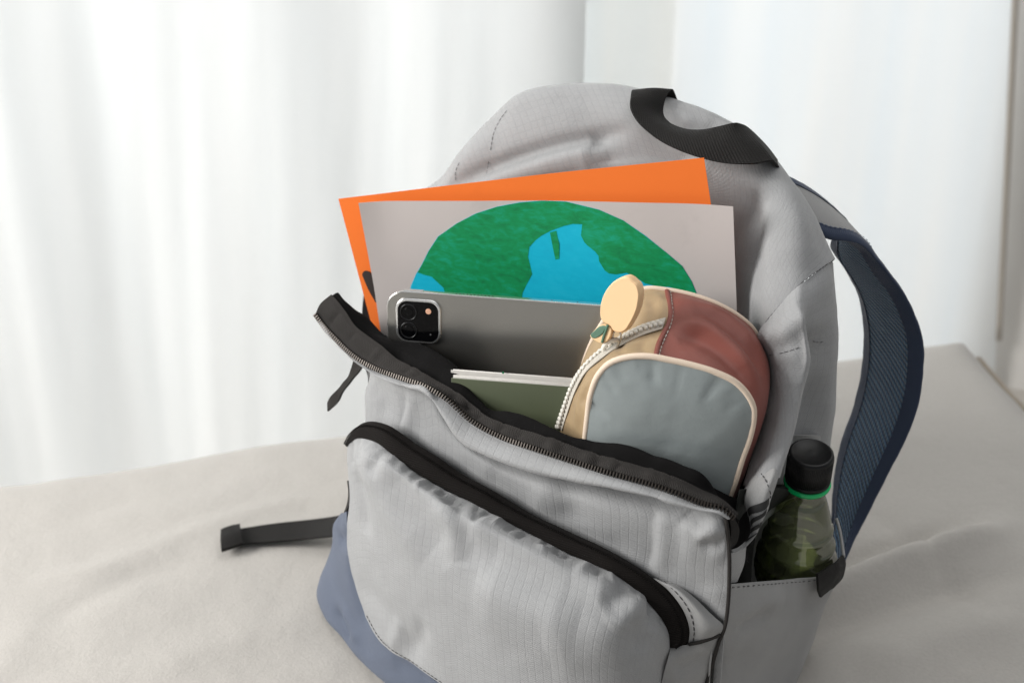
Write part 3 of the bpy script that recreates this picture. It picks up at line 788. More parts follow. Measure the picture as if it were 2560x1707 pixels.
fp_cr = [
    ([(-0.0740, 0.7534, 0.2250), (-0.0759, 0.7529, 0.2148), (-0.0791, 0.7505, 0.2003)], -.0035, .005, 1),
    ([(-0.0698, 0.7506, 0.2266), (-0.0724, 0.7505, 0.2144), (-0.0758, 0.7481, 0.1999)], .0022, .006),
    ([(0.0897, 0.6427, 0.2125), (0.0908, 0.6540, 0.1912), (0.0903, 0.6531, 0.1674), (0.0885, 0.6560, 0.1466)], -.0045, .006, 1),
    ([(0.0944, 0.6411, 0.2118), (0.0953, 0.6511, 0.1889), (0.0950, 0.6506, 0.1689), (0.0943, 0.6527, 0.1482)], .003, .007),
    ([(0.0346, 0.6909, 0.1950), (0.0367, 0.6811, 0.1902), (0.0447, 0.6808, 0.1661)], -.0022, .012),
    ([(0.0314, 0.6720, 0.2088), (0.0248, 0.6869, 0.1897), (0.0115, 0.6991, 0.1692)], .0024, .014),
    ([(0.0477, 0.6592, 0.2135), (0.0552, 0.6706, 0.1820), (0.0617, 0.6716, 0.1604)], .002, .018),
    ([(0.1314, 0.6381, 0.1997), (0.1237, 0.6382, 0.1931), (0.1164, 0.6408, 0.1846)], .004, .006),
    ([(0.1327, 0.6351, 0.1903), (0.1264, 0.6366, 0.1909), (0.1162, 0.6416, 0.1906), (0.1085, 0.6479, 0.1945)], .004, .007),
    ([(0.1333, 0.6348, 0.1856), (0.1267, 0.6363, 0.1855), (0.1193, 0.6394, 0.1805)], -.0035, .006),
    ([(0.1350, 0.6345, 0.1741), (0.1221, 0.6383, 0.1773), (0.1066, 0.6449, 0.1748)], .002, .010),
    ([(0.1101, 0.6517, 0.1985), (0.1161, 0.6432, 0.1945), (0.1213, 0.6391, 0.1908)], -.003, .007),
    ([(-0.0985, 0.7771, 0.2205), (-0.0916, 0.7663, 0.2124), (-0.0953, 0.7656, 0.1985)], -.0016, .010),
    ([(-0.0136, 0.7124, 0.1949), (-0.0047, 0.7038, 0.1890), (0.0187, 0.6918, 0.1778)], -.0015, .014),
    ([(0.1293, 0.6369, 0.1517), (0.1332, 0.6358, 0.1350), (0.1373, 0.6340, 0.1222)], .002, .008),
]
fpan, fpan_g = patch('front_panel', FP, 190, 120, M_grey, bag, .0012, fp_cr, [(.0008, 28, 2.7), (.0004, 80, 5.5)], key='front')

# --- black lining and zipper
LN = [
    Z,
    [(-0.1390, 0.8205, 0.2603), (-0.1283, 0.8080, 0.2540), (-0.1195, 0.7989, 0.2497), (-0.1029, 0.7809, 0.2442), (-0.0865, 0.7654, 0.2413), (-0.0710, 0.7526, 0.2406), (-0.0559, 0.7401, 0.2386), (-0.0409, 0.7276, 0.2335), (-0.0218, 0.7141, 0.2262), (-0.0078, 0.7032, 0.2239), (0.0198, 0.6863, 0.2226), (0.0457, 0.6725, 0.2207), (0.0624, 0.6636, 0.2202), (0.0847, 0.6540, 0.2190), (0.1026, 0.6468, 0.2163), (0.1178, 0.6421, 0.2117), (0.1312, 0.6395, 0.2083), (0.1389, 0.6388, 0.2022)],
    [(-0.1302, 0.8226, 0.2681), (-0.1246, 0.8151, 0.2656), (-0.1200, 0.8093, 0.2617), (-0.1124, 0.7996, 0.2550), (-0.1035, 0.7903, 0.2519), (-0.0913, 0.7782, 0.2491), (-0.0765, 0.7635, 0.2433), (-0.0630, 0.7518, 0.2431), (-0.0512, 0.7421, 0.2395), (-0.0353, 0.7303, 0.2370), (-0.0219, 0.7198, 0.2306), (-0.0163, 0.7145, 0.2282), (0.0017, 0.7027, 0.2276), (0.0199, 0.6919, 0.2278), (0.0377, 0.6824, 0.2260), (0.0465, 0.6778, 0.2246), (0.0626, 0.6692, 0.2248), (0.0851, 0.6595, 0.2229), (0.1030, 0.6522, 0.2211), (0.1181, 0.6476, 0.2145), (0.1318, 0.6448, 0.2066), (0.1408, 0.6423, 0.1984)],
    [(-0.1282, 0.8261, 0.2654), (-0.1234, 0.8281, 0.2584), (-0.1104, 0.8280, 0.2492), (-0.0966, 0.8161, 0.2393), (-0.0904, 0.8083, 0.2400), (-0.0737, 0.7926, 0.2452), (-0.0606, 0.7789, 0.2477), (-0.0495, 0.7662, 0.2467), (-0.0372, 0.7528, 0.2442), (-0.0295, 0.7419, 0.2386), (-0.0222, 0.7324, 0.2321), (-0.0165, 0.7259, 0.2290), (0.0017, 0.7140, 0.2329), (0.0200, 0.7020, 0.2333), (0.0379, 0.6902, 0.2308), (0.0526, 0.6813, 0.2313), (0.0729, 0.6705, 0.2331), (0.0881, 0.6636, 0.2310), (0.1030, 0.6567, 0.2292), (0.1153, 0.6525, 0.2248), (0.1230, 0.6518, 0.2179), (0.1284, 0.6523, 0.2087), (0.1334, 0.6519, 0.2000), (0.1434, 0.6477, 0.1913)],
    [(-0.1261, 0.8578, 0.2295), (-0.1123, 0.8505, 0.2220), (-0.0977, 0.8348, 0.2169), (-0.0742, 0.8087, 0.2214), (-0.0520, 0.7834, 0.2207), (-0.0325, 0.7594, 0.2146), (-0.0169, 0.7398, 0.2084), (0.0018, 0.7253, 0.2136), (0.0205, 0.7120, 0.2131), (0.0387, 0.7000, 0.2120), (0.0537, 0.6909, 0.2127), (0.0745, 0.6798, 0.2131), (0.0900, 0.6727, 0.2110), (0.1053, 0.6657, 0.2089), (0.1179, 0.6613, 0.2036), (0.1291, 0.6576, 0.1944), (0.1419, 0.6508, 0.1790)],
    [B(.06+.255*s, .05-.025*s, .08) for s in np.linspace(0, 1, 12)],
]
ln_cr = [
    ([(-0.1247, 0.8501, 0.2370), (-0.1009, 0.7864, 0.2508), (-0.0845, 0.7733, 0.2471), (-0.0650, 0.7541, 0.2435)], .004, .006),
    ([(-0.0913, 0.7815, 0.2498), (-0.0828, 0.8166, 0.2228), (-0.0650, 0.7541, 0.2435), (-0.0495, 0.7441, 0.2405)], -.003, .006),
    ([(-0.0681, 0.7976, 0.2380), (-0.0515, 0.7799, 0.2332), (-0.0386, 0.7648, 0.2273), (-0.0296, 0.7243, 0.2330)], .004, .008),
    ([(-0.0744, 0.7594, 0.2424), (-0.0602, 0.7503, 0.2429), (-0.0493, 0.7405, 0.2391)], .0035, .005),
    ([(0.0012, 0.7223, 0.2223), (0.0350, 0.6878, 0.2296), (0.0684, 0.6791, 0.2235)], .002, .012),
]
lining, lining_g = patch('lining', LN, 150, 80, M_black, bag, .001, ln_cr, [(.0014, 45, 7.1), (.0006, 120, 2.2)], key='lining')
# woven binding strip between the coil and the lining
TP = []
TP.append(Z)
TP.append([(-0.1399, 0.8205, 0.2606), (-0.1288, 0.8081, 0.2553), (-0.1194, 0.7986, 0.2509), (-0.1028, 0.7807, 0.2454), (-0.0864, 0.7652, 0.2424), (-0.0709, 0.7524, 0.2418), (-0.0558, 0.7398, 0.2398), (-0.0408, 0.7270, 0.2348), (-0.0218, 0.7135, 0.2275), (-0.0078, 0.7026, 0.2253), (0.0198, 0.6857, 0.2240), (0.0457, 0.6719, 0.2221), (0.0623, 0.6631, 0.2215), (0.0846, 0.6535, 0.2203), (0.1025, 0.6463, 0.2176), (0.1176, 0.6416, 0.2130), (0.1310, 0.6390, 0.2096), (0.1387, 0.6383, 0.2035)])
TP.append([(-0.1307, 0.8224, 0.2685), (-0.1248, 0.8147, 0.2662), (-0.1199, 0.8087, 0.2628), (-0.1123, 0.7990, 0.2560), (-0.1033, 0.7897, 0.2529), (-0.0912, 0.7775, 0.2501), (-0.0764, 0.7629, 0.2443), (-0.0629, 0.7512, 0.2441), (-0.0511, 0.7415, 0.2405), (-0.0353, 0.7297, 0.2380), (-0.0219, 0.7192, 0.2316), (-0.0163, 0.7139, 0.2293), (0.0017, 0.7021, 0.2286), (0.0198, 0.6913, 0.2288), (0.0376, 0.6819, 0.2270), (0.0464, 0.6772, 0.2256), (0.0626, 0.6686, 0.2258), (0.0850, 0.6590, 0.2239), (0.1029, 0.6517, 0.2221), (0.1179, 0.6471, 0.2154), (0.1317, 0.6443, 0.2076), (0.1407, 0.6418, 0.1994)])
g = grid_of(TP, 220, 14)
tcr = []
for q in range(26):
    j = rng.randrange(4, 190)
    tcr.append((g[2:12, j], rng.choice((-1, 1))*rng.uniform(.0006, .0014), rng.uniform(.002, .004)))
g, s_ = sculpt(g, CAMP, tcr, [(.0008, 60, 4.1)], 'tape')
gT = g
# lift the tape clear of the lining
g = g+normals_of(g)*s_*.0024
zipper = sheet('main_zipper', g, M_tape, bag, .0008, s_)
# coil teeth, one joined part
zc = curve(Z, 900)
total = np.sum(np.linalg.norm(np.diff(zc, axis=0), axis=1)); kz = arc_knots(zc)
gz = lambda s: np.array([np.interp(s/total, kz, zc[:, j]) for j in range(3)])
nrm_row = (normals_of(gT)*s_)[3]
parts = []
s = .001
while s < total-.002:
    p = gz(s); t = gz(min(total, s+.001))-gz(max(0, s-.001)); t /= np.linalg.norm(t)
    nn = np.array((-.35, -.75, .56)); nn = nn-t*np.dot(nn, t); nn /= np.linalg.norm(nn)
    bt = np.cross(t, nn)
    if bt[2] < 0: bt = -bt
    c = p+nn*.0034+bt*.0004
    hx, hy, hz = .00058, .0019, .0010
    V = []
    for a in (-1, 1):
        for b_ in (-1, 1):
            for e in (-1, 1):
                V.append(c+t*hx*a*(.75 if e > 0 else 1)+bt*hy*b_*(.8 if e > 0 else 1)+nn*hz*e)
    parts.append((V, [(0, 1, 3, 2), (4, 6, 7, 5), (0, 4, 5, 1), (2, 3, 7, 6), (0, 2, 6, 4), (1, 5, 7, 3)]))
    s += .0021
V, Fc = merge(parts)
th = mesh_obj('zipper_teeth', V, Fc, M_teeth, zipper, False); th['kind'] = 'stuff'
# dark zip end turning down at the right corner
patch('zipper_end', [
    [(0.1299, 0.6413, 0.2070), (0.1368, 0.6399, 0.2028), (0.1413, 0.6420, 0.1953), (0.1442, 0.6450, 0.1858), (0.1431, 0.6479, 0.1743), (0.1396, 0.6452, 0.1721)],
    [(0.1308, 0.6386, 0.2082), (0.1343, 0.6379, 0.2035), (0.1366, 0.6389, 0.1969), (0.1381, 0.6404, 0.1882), (0.1381, 0.6403, 0.1805), (0.1375, 0.6395, 0.1764)],
    ], 30, 10, M_tape, bag, .001, [], [(.0004, 90, 1.2)], key='zipend')
patch('inner_corner', [
    [(0.1304, 0.6705, 0.2024), (0.1432, 0.6750, 0.1926), (0.1546, 0.6803, 0.1856), (0.1624, 0.6875, 0.1772)],
    [(0.1336, 0.6575, 0.1911), (0.1450, 0.6627, 0.1807), (0.1546, 0.6644, 0.1777), (0.1590, 0.6666, 0.1744)],
    [(0.1365, 0.6468, 0.1784), (0.1441, 0.6519, 0.1707), (0.1506, 0.6552, 0.1672), (0.1540, 0.6579, 0.1648)],
    [(0.1374, 0.6419, 0.1651), (0.1437, 0.6453, 0.1625), (0.1488, 0.6494, 0.1594), (0.1550, 0.6574, 0.1533)]], 20, 20, M_black, bag, .001, [], [], key='incorner')

# --- front pocket: a zipped pouch bulging from the lower front
PB_up = [(-0.1205, 0.7688, 0.1750), (-0.1149, 0.7624, 0.1880), (-0.1053, 0.7550, 0.2008), (-0.0968, 0.7494, 0.2052), (-0.0861, 0.7426, 0.2061), (-0.0761, 0.7373, 0.2022), (-0.0662, 0.7320, 0.1977), (-0.0515, 0.7242, 0.1923), (-0.0319, 0.7137, 0.1832), (-0.0133, 0.7039, 0.1784), (0.0012, 0.6962, 0.1730), (0.0155, 0.6886, 0.1680), (0.0296, 0.6810, 0.1652), (0.0436, 0.6736, 0.1624), (0.0573, 0.6663, 0.1600), (0.0709, 0.6591, 0.1560), (0.0845, 0.6519, 0.1512), (0.0933, 0.6472, 0.1468), (0.1024, 0.6423, 0.1404), (0.1088, 0.6378, 0.1337), (0.1134, 0.6342, 0.1249), (0.1155, 0.6331, 0.1165), (0.1148, 0.6335, 0.1060), (0.1092, 0.6342, 0.1010)]
PB_lo = [(-0.1187, 0.7621, 0.1765), (-0.1151, 0.7569, 0.1838), (-0.1073, 0.7493, 0.1917), (-0.0994, 0.7429, 0.1942), (-0.0921, 0.7367, 0.1948), (-0.0838, 0.7300, 0.1918), (-0.0754, 0.7244, 0.1876), (-0.0630, 0.7167, 0.1826), (-0.0433, 0.7062, 0.1768), (-0.0268, 0.6974, 0.1728), (-0.0120, 0.6896, 0.1684), (0.0041, 0.6810, 0.1645), (0.0199, 0.6726, 0.1604), (0.0355, 0.6643, 0.1566), (0.0495, 0.6569, 0.1544), (0.0619, 0.6503, 0.1525), (0.0731, 0.6455, 0.1474), (0.0818, 0.6420, 0.1413), (0.0892, 0.6392, 0.1340), (0.0950, 0.6372, 0.1274), (0.0995, 0.6360, 0.1206), (0.1027, 0.6354, 0.1131), (0.1038, 0.6348, 0.1071), (0.1044, 0.6345, 0.1015)]
PK = [
    [(-0.1187, 0.7621, 0.1765), (-0.1151, 0.7569, 0.1838), (-0.1073, 0.7493, 0.1917), (-0.0994, 0.7429, 0.1942), (-0.0921, 0.7367, 0.1948), (-0.0838, 0.7300, 0.1918), (-0.0754, 0.7244, 0.1876), (-0.0630, 0.7167, 0.1826), (-0.0433, 0.7062, 0.1768), (-0.0268, 0.6974, 0.1728), (-0.0120, 0.6896, 0.1684), (0.0041, 0.6810, 0.1645), (0.0199, 0.6726, 0.1604), (0.0355, 0.6643, 0.1566), (0.0495, 0.6569, 0.1544), (0.0619, 0.6503, 0.1525), (0.0731, 0.6455, 0.1474), (0.0818, 0.6420, 0.1413), (0.0892, 0.6392, 0.1340), (0.0950, 0.6372, 0.1274), (0.0995, 0.6360, 0.1206), (0.1027, 0.6354, 0.1131), (0.1038, 0.6348, 0.1071), (0.1044, 0.6345, 0.1015)],
    [(-0.1195, 0.7603, 0.1643), (-0.1092, 0.7413, 0.1808), (-0.0979, 0.7262, 0.1903), (-0.0847, 0.7135, 0.1921), (-0.0661, 0.6991, 0.1868), (-0.0421, 0.6829, 0.1810), (-0.0217, 0.6698, 0.1770), (0.0039, 0.6562, 0.1716), (0.0317, 0.6414, 0.1654), (0.0535, 0.6321, 0.1595), (0.0701, 0.6278, 0.1502), (0.0829, 0.6255, 0.1391), (0.0928, 0.6259, 0.1254), (0.0994, 0.6281, 0.1110), (0.1032, 0.6328, 0.0978)],
    [(-0.1192, 0.7579, 0.1384), (-0.1069, 0.7355, 0.1553), (-0.0924, 0.7164, 0.1627), (-0.0729, 0.6970, 0.1600), (-0.0451, 0.6732, 0.1575), (-0.0159, 0.6520, 0.1539), (0.0123, 0.6359, 0.1496), (0.0396, 0.6225, 0.1451), (0.0616, 0.6165, 0.1361), (0.0773, 0.6172, 0.1222), (0.0894, 0.6198, 0.1074), (0.1010, 0.6317, 0.0839)],
    [(-0.1233, 0.7601, 0.1058), (-0.1107, 0.7375, 0.1193), (-0.0940, 0.7150, 0.1269), (-0.0689, 0.6881, 0.1283), (-0.0395, 0.6611, 0.1272), (-0.0131, 0.6403, 0.1260), (0.0123, 0.6246, 0.1237), (0.0371, 0.6136, 0.1181), (0.0592, 0.6087, 0.1082), (0.0767, 0.6107, 0.0926), (0.0895, 0.6175, 0.0745), (0.0996, 0.6302, 0.0542)],
    [(-0.1214, 0.7546, 0.0718), (-0.1074, 0.7312, 0.0798), (-0.0889, 0.7055, 0.0856), (-0.0654, 0.6806, 0.0873), (-0.0371, 0.6554, 0.0876), (-0.0104, 0.6344, 0.0872), (0.0153, 0.6184, 0.0856), (0.0405, 0.6084, 0.0793), (0.0634, 0.6064, 0.0643), (0.0816, 0.6104, 0.0453), (0.0965, 0.6296, 0.0162)],
    [(-0.1095, 0.7358, 0.0429), (-0.0998, 0.7182, 0.0391), (-0.0872, 0.7001, 0.0411), (-0.0710, 0.6824, 0.0449), (-0.0555, 0.6674, 0.0452), (-0.0348, 0.6496, 0.0446), (-0.0106, 0.6322, 0.0453), (0.0156, 0.6160, 0.0455), (0.0414, 0.6068, 0.0384), (0.0646, 0.6035, 0.0250), (0.0834, 0.6094, 0.0049), (0.0956, 0.6301, 0.0010)],
]
pk_cr = [
    ([(-0.0431, 0.7023, 0.1777), (-0.0361, 0.6758, 0.1783), (-0.0320, 0.6660, 0.1645), (-0.0309, 0.6589, 0.1469)], -0.0046, .009),
    ([(-0.0459, 0.6907, 0.1820), (-0.0402, 0.6742, 0.1725), (-0.0356, 0.6631, 0.1491)], 0.0041, .010),
    ([(-0.0288, 0.6643, 0.1657), (-0.0045, 0.6493, 0.1612), (0.0233, 0.6351, 0.1582), (0.0561, 0.6269, 0.1561)], -0.0061, .017),
    ([(-0.0245, 0.6529, 0.1427), (0.0067, 0.6340, 0.1417), (0.0424, 0.6186, 0.1385)], 0.0051, .022),
    ([(-0.1054, 0.7379, 0.1865), (-0.0983, 0.7234, 0.1779), (-0.0825, 0.7059, 0.1610), (-0.0576, 0.6791, 0.1405)], 0.0043, .016),
    ([(-0.0880, 0.7172, 0.1925), (-0.0784, 0.7043, 0.1834), (-0.0633, 0.6895, 0.1653), (-0.0392, 0.6653, 0.1474)], -0.0046, .016),
    ([(-0.1130, 0.7463, 0.1666), (-0.1073, 0.7353, 0.1480), (-0.1057, 0.7301, 0.1216)], -0.0036, .010),
    ([(-0.0921, 0.7298, 0.1934), (-0.0938, 0.7207, 0.1903), (-0.0982, 0.7234, 0.1797)], -0.0043, .006),
    ([(0.0740, 0.6402, 0.1473), (0.0685, 0.6247, 0.1492), (0.0574, 0.6199, 0.1444)], -0.0043, .008),
    ([(0.0811, 0.6381, 0.1420), (0.0727, 0.6218, 0.1428), (0.0616, 0.6156, 0.1341)], 0.0043, .010),
    ([(0.0912, 0.6359, 0.1314), (0.0843, 0.6210, 0.1295), (0.0819, 0.6166, 0.1119)], -0.0029, .010),
    ([(-0.1158, 0.7451, 0.0710), (-0.0860, 0.7009, 0.0705), (-0.0661, 0.6790, 0.0615)], -0.0029, .012),
    ([(-0.0766, 0.6886, 0.0491), (-0.0659, 0.6794, 0.0689), (-0.0621, 0.6776, 0.0898)], -0.0032, .008),
    ([(-0.0872, 0.7002, 0.0431), (-0.0831, 0.6965, 0.0583), (-0.0807, 0.6952, 0.0752)], 0.0029, .007),
    ([(0.0206, 0.6191, 0.1169), (0.0479, 0.6132, 0.1256), (0.0757, 0.6188, 0.1314)], 0.0036, .022),
]
g0 = grid_of(PK, 230, 150)
for q in range(30):                                   # gathers where the cloth meets the zip
    j = int(12+q*6.8+rng.uniform(-2, 2)); ln_ = int(rng.uniform(8, 24))
    j2 = np.clip(j+rng.randrange(-4, 5), 0, 229)
    pl = [g0[0, j], g0[ln_//2, (j+j2)//2], g0[ln_, j2]]
    pk_cr.append((pl, rng.choice((-1.0, -1.0, .8))*rng.uniform(.0010, .0024), rng.uniform(.0020, .0034), q % 2))
g, s_ = sculpt(g0, CAMP, pk_cr, [(.0010, 20, 3.9), (.0004, 70, 6.1)], 'pocket')
pocket = sheet('front_pocket', g, M_grey, bag, .0012, s_)
pk_g = g
band_mid = [tuple((np.array(a)*.55+np.array(b)*.45)+np.array((-.0012, -.0022, .0020))) for a, b in zip(PB_up, PB_lo)]
band_m2 = [tuple((np.array(a)*.85+np.array(b)*.15)+np.array((-.0006, -.0012, .0012))) for a, b in zip(PB_up, PB_lo)]
gb = grid_of([PB_up, band_m2, band_mid, [tuple(np.array(b)+np.array((-.0006, -.0010, .0006))) for b in PB_lo]], 240, 22)
gb, s_ = sculpt(gb, CAMP, [], [(.0006, 40, 1.9)], 'band')
band = sheet('pocket_zipper', gb, M_band, pocket, .0014, s_)
# hidden coil: two fine rows of raised stitches down the middle of the zip
mid = gb[8]+normals_of(gb)[8]*s_*.0003
V, Fc = tube_geo(curve(mid, 200), .0010, 6, False, 1.0)
coil_parts = []
cc = curve(mid, 420)
for i in range(0, 419, 2):
    coil_parts.append(tube_geo([cc[i]-(gb[8, int(i/420*239)]-gb[5, int(i/420*239)])*.35, cc[i]+normals_of(gb)[8, int(i/420*239)]*s_*.0006, cc[i]+(gb[11, int(i/420*239)]-gb[8, int(i/420*239)])*.35], .00036, 4))
V, Fc = merge(coil_parts)
o = mesh_obj('zipper_coil', V, Fc, M_band, pocket); o['kind'] = 'stuff'
# wedge and lower gusset at the pocket's right end
wd, _ = patch('pocket_wedge', [
    [(0.0917, 0.6481, 0.1471), (0.1013, 0.6429, 0.1420), (0.1082, 0.6381, 0.1352), (0.1131, 0.6344, 0.1262), (0.1153, 0.6321, 0.1174), (0.1152, 0.6321, 0.1064)],
    [(0.0934, 0.6483, 0.1470), (0.1050, 0.6398, 0.1451), (0.1134, 0.6331, 0.1400), (0.1200, 0.6285, 0.1325), (0.1237, 0.6265, 0.1235), (0.1232, 0.6290, 0.1113)],
    [(0.0954, 0.6540, 0.1418), (0.1077, 0.6452, 0.1430), (0.1181, 0.6385, 0.1388), (0.1290, 0.6316, 0.1306), (0.1371, 0.6295, 0.1227), (0.1347, 0.6308, 0.1127)]],
    50, 30, M_grey2, pocket, .0012, [], [(.0008, 40, 2.1)], key='wedge')
dashes('stitching', curve([(0.0986, 0.6461, 0.1465), (0.1062, 0.6372, 0.1435), (0.1125, 0.6328, 0.1364), (0.1164, 0.6304, 0.1270), (0.1178, 0.6295, 0.1185), (0.1177, 0.6303, 0.1098)], 50), .0032, .0016, .0004, M_thread, pocket)
lg, _ = patch('pocket_gusset', [
    [(0.1043, 0.6345, 0.1022), (0.1122, 0.6326, 0.1050), (0.1235, 0.6300, 0.1097), (0.1347, 0.6320, 0.1117)],
    [(0.1020, 0.6289, 0.0964), (0.1111, 0.6287, 0.0970), (0.1225, 0.6294, 0.0979), (0.1323, 0.6332, 0.0956)],
    [(0.1000, 0.6278, 0.0852), (0.1099, 0.6270, 0.0852), (0.1211, 0.6290, 0.0841), (0.1305, 0.6342, 0.0798)],
    [(0.0972, 0.6293, 0.0597), (0.1071, 0.6274, 0.0607), (0.1182, 0.6294, 0.0596), (0.1270, 0.6360, 0.0534)],
    [(0.0939, 0.6310, 0.0010), (0.1026, 0.6298, 0.0010), (0.1121, 0.6327, 0.0010), (0.1208, 0.6394, 0.0010)]],
    40, 40, M_grey2, pocket, .0012, [([(0.1055, 0.6274, 0.0878), (0.1181, 0.6285, 0.0942), (0.1296, 0.6318, 0.0987)], -.003, .007), ([(0.1065, 0.6291, 0.0974), (0.1178, 0.6294, 0.1008), (0.1289, 0.6309, 0.1068)], .002, .007)], [(.001, 40, 8.1)], key='pgusset')
tube('seam_welt', curve([(0.1152, 0.6305, 0.1075), (0.1231, 0.6280, 0.1119), (0.1310, 0.6294, 0.1142), (0.1351, 0.6295, 0.1167)], 24), .0012, M_tape, pocket)
tube('side_seam', curve([(0.1326, 0.6354, 0.2033), (0.1355, 0.6327, 0.1848), (0.1377, 0.6315, 0.1579), (0.1381, 0.6301, 0.1396), (0.1374, 0.6294, 0.1232), (0.1345, 0.6309, 0.1075), (0.1321, 0.6322, 0.0887), (0.1296, 0.6335, 0.0703), (0.1228, 0.6372, 0.0167)], 60), .0013, M_tape, bag)

# --- blue base
BS = [
    [(-0.1231, 0.7645, 0.1188), (-0.1234, 0.7624, 0.1042), (-0.1234, 0.7602, 0.0878), (-0.1218, 0.7570, 0.0708), (-0.1190, 0.7522, 0.0573), (-0.1148, 0.7454, 0.0496), (-0.1094, 0.7368, 0.0416), (-0.0994, 0.7190, 0.0375), (-0.0874, 0.7014, 0.0392), (-0.0711, 0.6836, 0.0431), (-0.0557, 0.6686, 0.0433), (-0.0348, 0.6508, 0.0427), (-0.0106, 0.6333, 0.0435), (0.0156, 0.6171, 0.0436), (0.0415, 0.6079, 0.0365), (0.0708, 0.6059, 0.0186)],
    [(-0.1280, 0.7785, 0.1075), (-0.1317, 0.7827, 0.0897), (-0.1337, 0.7837, 0.0704), (-0.1343, 0.7795, 0.0527), (-0.1324, 0.7717, 0.0398), (-0.1272, 0.7610, 0.0327), (-0.1202, 0.7494, 0.0262), (-0.1098, 0.7302, 0.0213), (-0.0965, 0.7096, 0.0250), (-0.0791, 0.6901, 0.0283), (-0.0622, 0.6732, 0.0299), (-0.0398, 0.6545, 0.0300), (-0.0143, 0.6364, 0.0302), (0.0129, 0.6197, 0.0309), (0.0390, 0.6104, 0.0238), (0.0688, 0.6104, 0.0039)],
    [(-0.1316, 0.7917, 0.0983), (-0.1408, 0.8056, 0.0770), (-0.1437, 0.8094, 0.0557), (-0.1497, 0.8103, 0.0365), (-0.1549, 0.8064, 0.0234), (-0.1568, 0.7983, 0.0114), (-0.1500, 0.7822, 0.0068), (-0.1358, 0.7622, 0.0047), (-0.1219, 0.7412, 0.0032), (-0.1069, 0.7196, 0.0060), (-0.0889, 0.7010, 0.0051), (-0.0619, 0.6799, 0.0031), (-0.0297, 0.6582, 0.0010), (0.0012, 0.6395, 0.0010), (0.0314, 0.6280, 0.0010), (0.0652, 0.6259, 0.0010)],
    [(-0.1309, 0.8321, 0.0693), (-0.1355, 0.8345, 0.0564), (-0.1388, 0.8363, 0.0360), (-0.1432, 0.8386, 0.0151), (-0.1493, 0.8418, 0.0010), (-0.1538, 0.8443, 0.0010), (-0.1549, 0.8448, 0.0010), (-0.1384, 0.8248, 0.0010), (-0.1217, 0.8045, 0.0010), (-0.1054, 0.7845, 0.0010), (-0.0822, 0.7609, 0.0010), (-0.0533, 0.7398, 0.0010), (-0.0187, 0.7158, 0.0010), (0.0145, 0.6982, 0.0010), (0.0467, 0.6810, 0.0010), (0.0781, 0.6643, 0.0010)],
]
bs_cr = [
    ([(-0.1232, 0.7596, 0.0842), (-0.1196, 0.7531, 0.0590), (-0.1139, 0.7434, 0.0437), (-0.1085, 0.7324, 0.0320)], -.004, .007),
    ([(-0.1389, 0.7726, 0.0199), (-0.1326, 0.7613, 0.0162), (-0.1264, 0.7482, 0.0101)], -.004, .006),
    ([(-0.1327, 0.7670, 0.0266), (-0.1246, 0.7541, 0.0222), (-0.1165, 0.7372, 0.0153)], .003, .007),
    ([(-0.1359, 0.7908, 0.0756), (-0.1277, 0.7711, 0.0879), (-0.1244, 0.7649, 0.1024)], -.003, .006),
    ([(-0.0876, 0.6998, 0.0312), (-0.0669, 0.6788, 0.0397), (-0.0571, 0.6691, 0.0365)], -.002, .008),
]
base, base_g = patch('base_panel', BS, 130, 60, M_blue, bag, .0014, bs_cr, [(.0008, 20, 3.4)], face=(-.6, .1, .5), key='base')
dashes('stitching', curve([(-0.1087, 0.7323, 0.0476), (-0.0992, 0.7157, 0.0427), (-0.0872, 0.6974, 0.0451), (-0.0714, 0.6834, 0.0460), (-0.0558, 0.6672, 0.0471), (-0.0412, 0.6545, 0.0468)], 60), .0030, .0012, .00032, M_thread, base)
# left side, back and underside, mostly out of sight
patch('left_side_panel', [
    [(-0.1050, 0.7934, 0.2224), (-0.1073, 0.8309, 0.2029), (-0.1128, 0.8791, 0.1782), (-0.1249, 0.9512, 0.1425)],
    [(-0.1047, 0.7796, 0.1902), (-0.1074, 0.8309, 0.1619), (-0.1136, 0.8908, 0.1288), (-0.1243, 0.9701, 0.0869)],
    [(-0.1171, 0.7704, 0.1434), (-0.1195, 0.8260, 0.1048), (-0.1239, 0.8963, 0.0606), (-0.1333, 0.9806, 0.0101)],
    [(-0.1248, 0.7767, 0.1039), (-0.1311, 0.8322, 0.0607), (-0.1330, 0.8898, 0.0198), (-0.1405, 0.9844, 0.0010)],
    [B(.03, .02, .01), B(.02, .06, .01), B(.02, .12, .01), B(.03, .18, .01)]], 30, 30, M_grey2, bag, .0012, [], [(.001, 30, 3.6)], face=(-1, 1, .3), key='lsp')
patch('back_panel', [
    [B(.0, .165, .24), B(.04, .19, .33), B(.13, .2, .375), B(.2, .2, .37), B(.28, .195, .34), B(.325, .17, .26)],
    [B(.0, .18, .2), B(.04, .2, .25), B(.13, .21, .27), B(.2, .21, .27), B(.28, .2, .25), B(.33, .185, .2)],
    [B(.01, .185, .005), B(.06, .2, .005), B(.13, .205, .005), B(.2, .205, .005), B(.27, .2, .005), B(.33, .185, .005)]],
    40, 30, M_black, bag, .004, [], [(.001, 20, 1.3)], face=(0, 3, .3), key='backp')
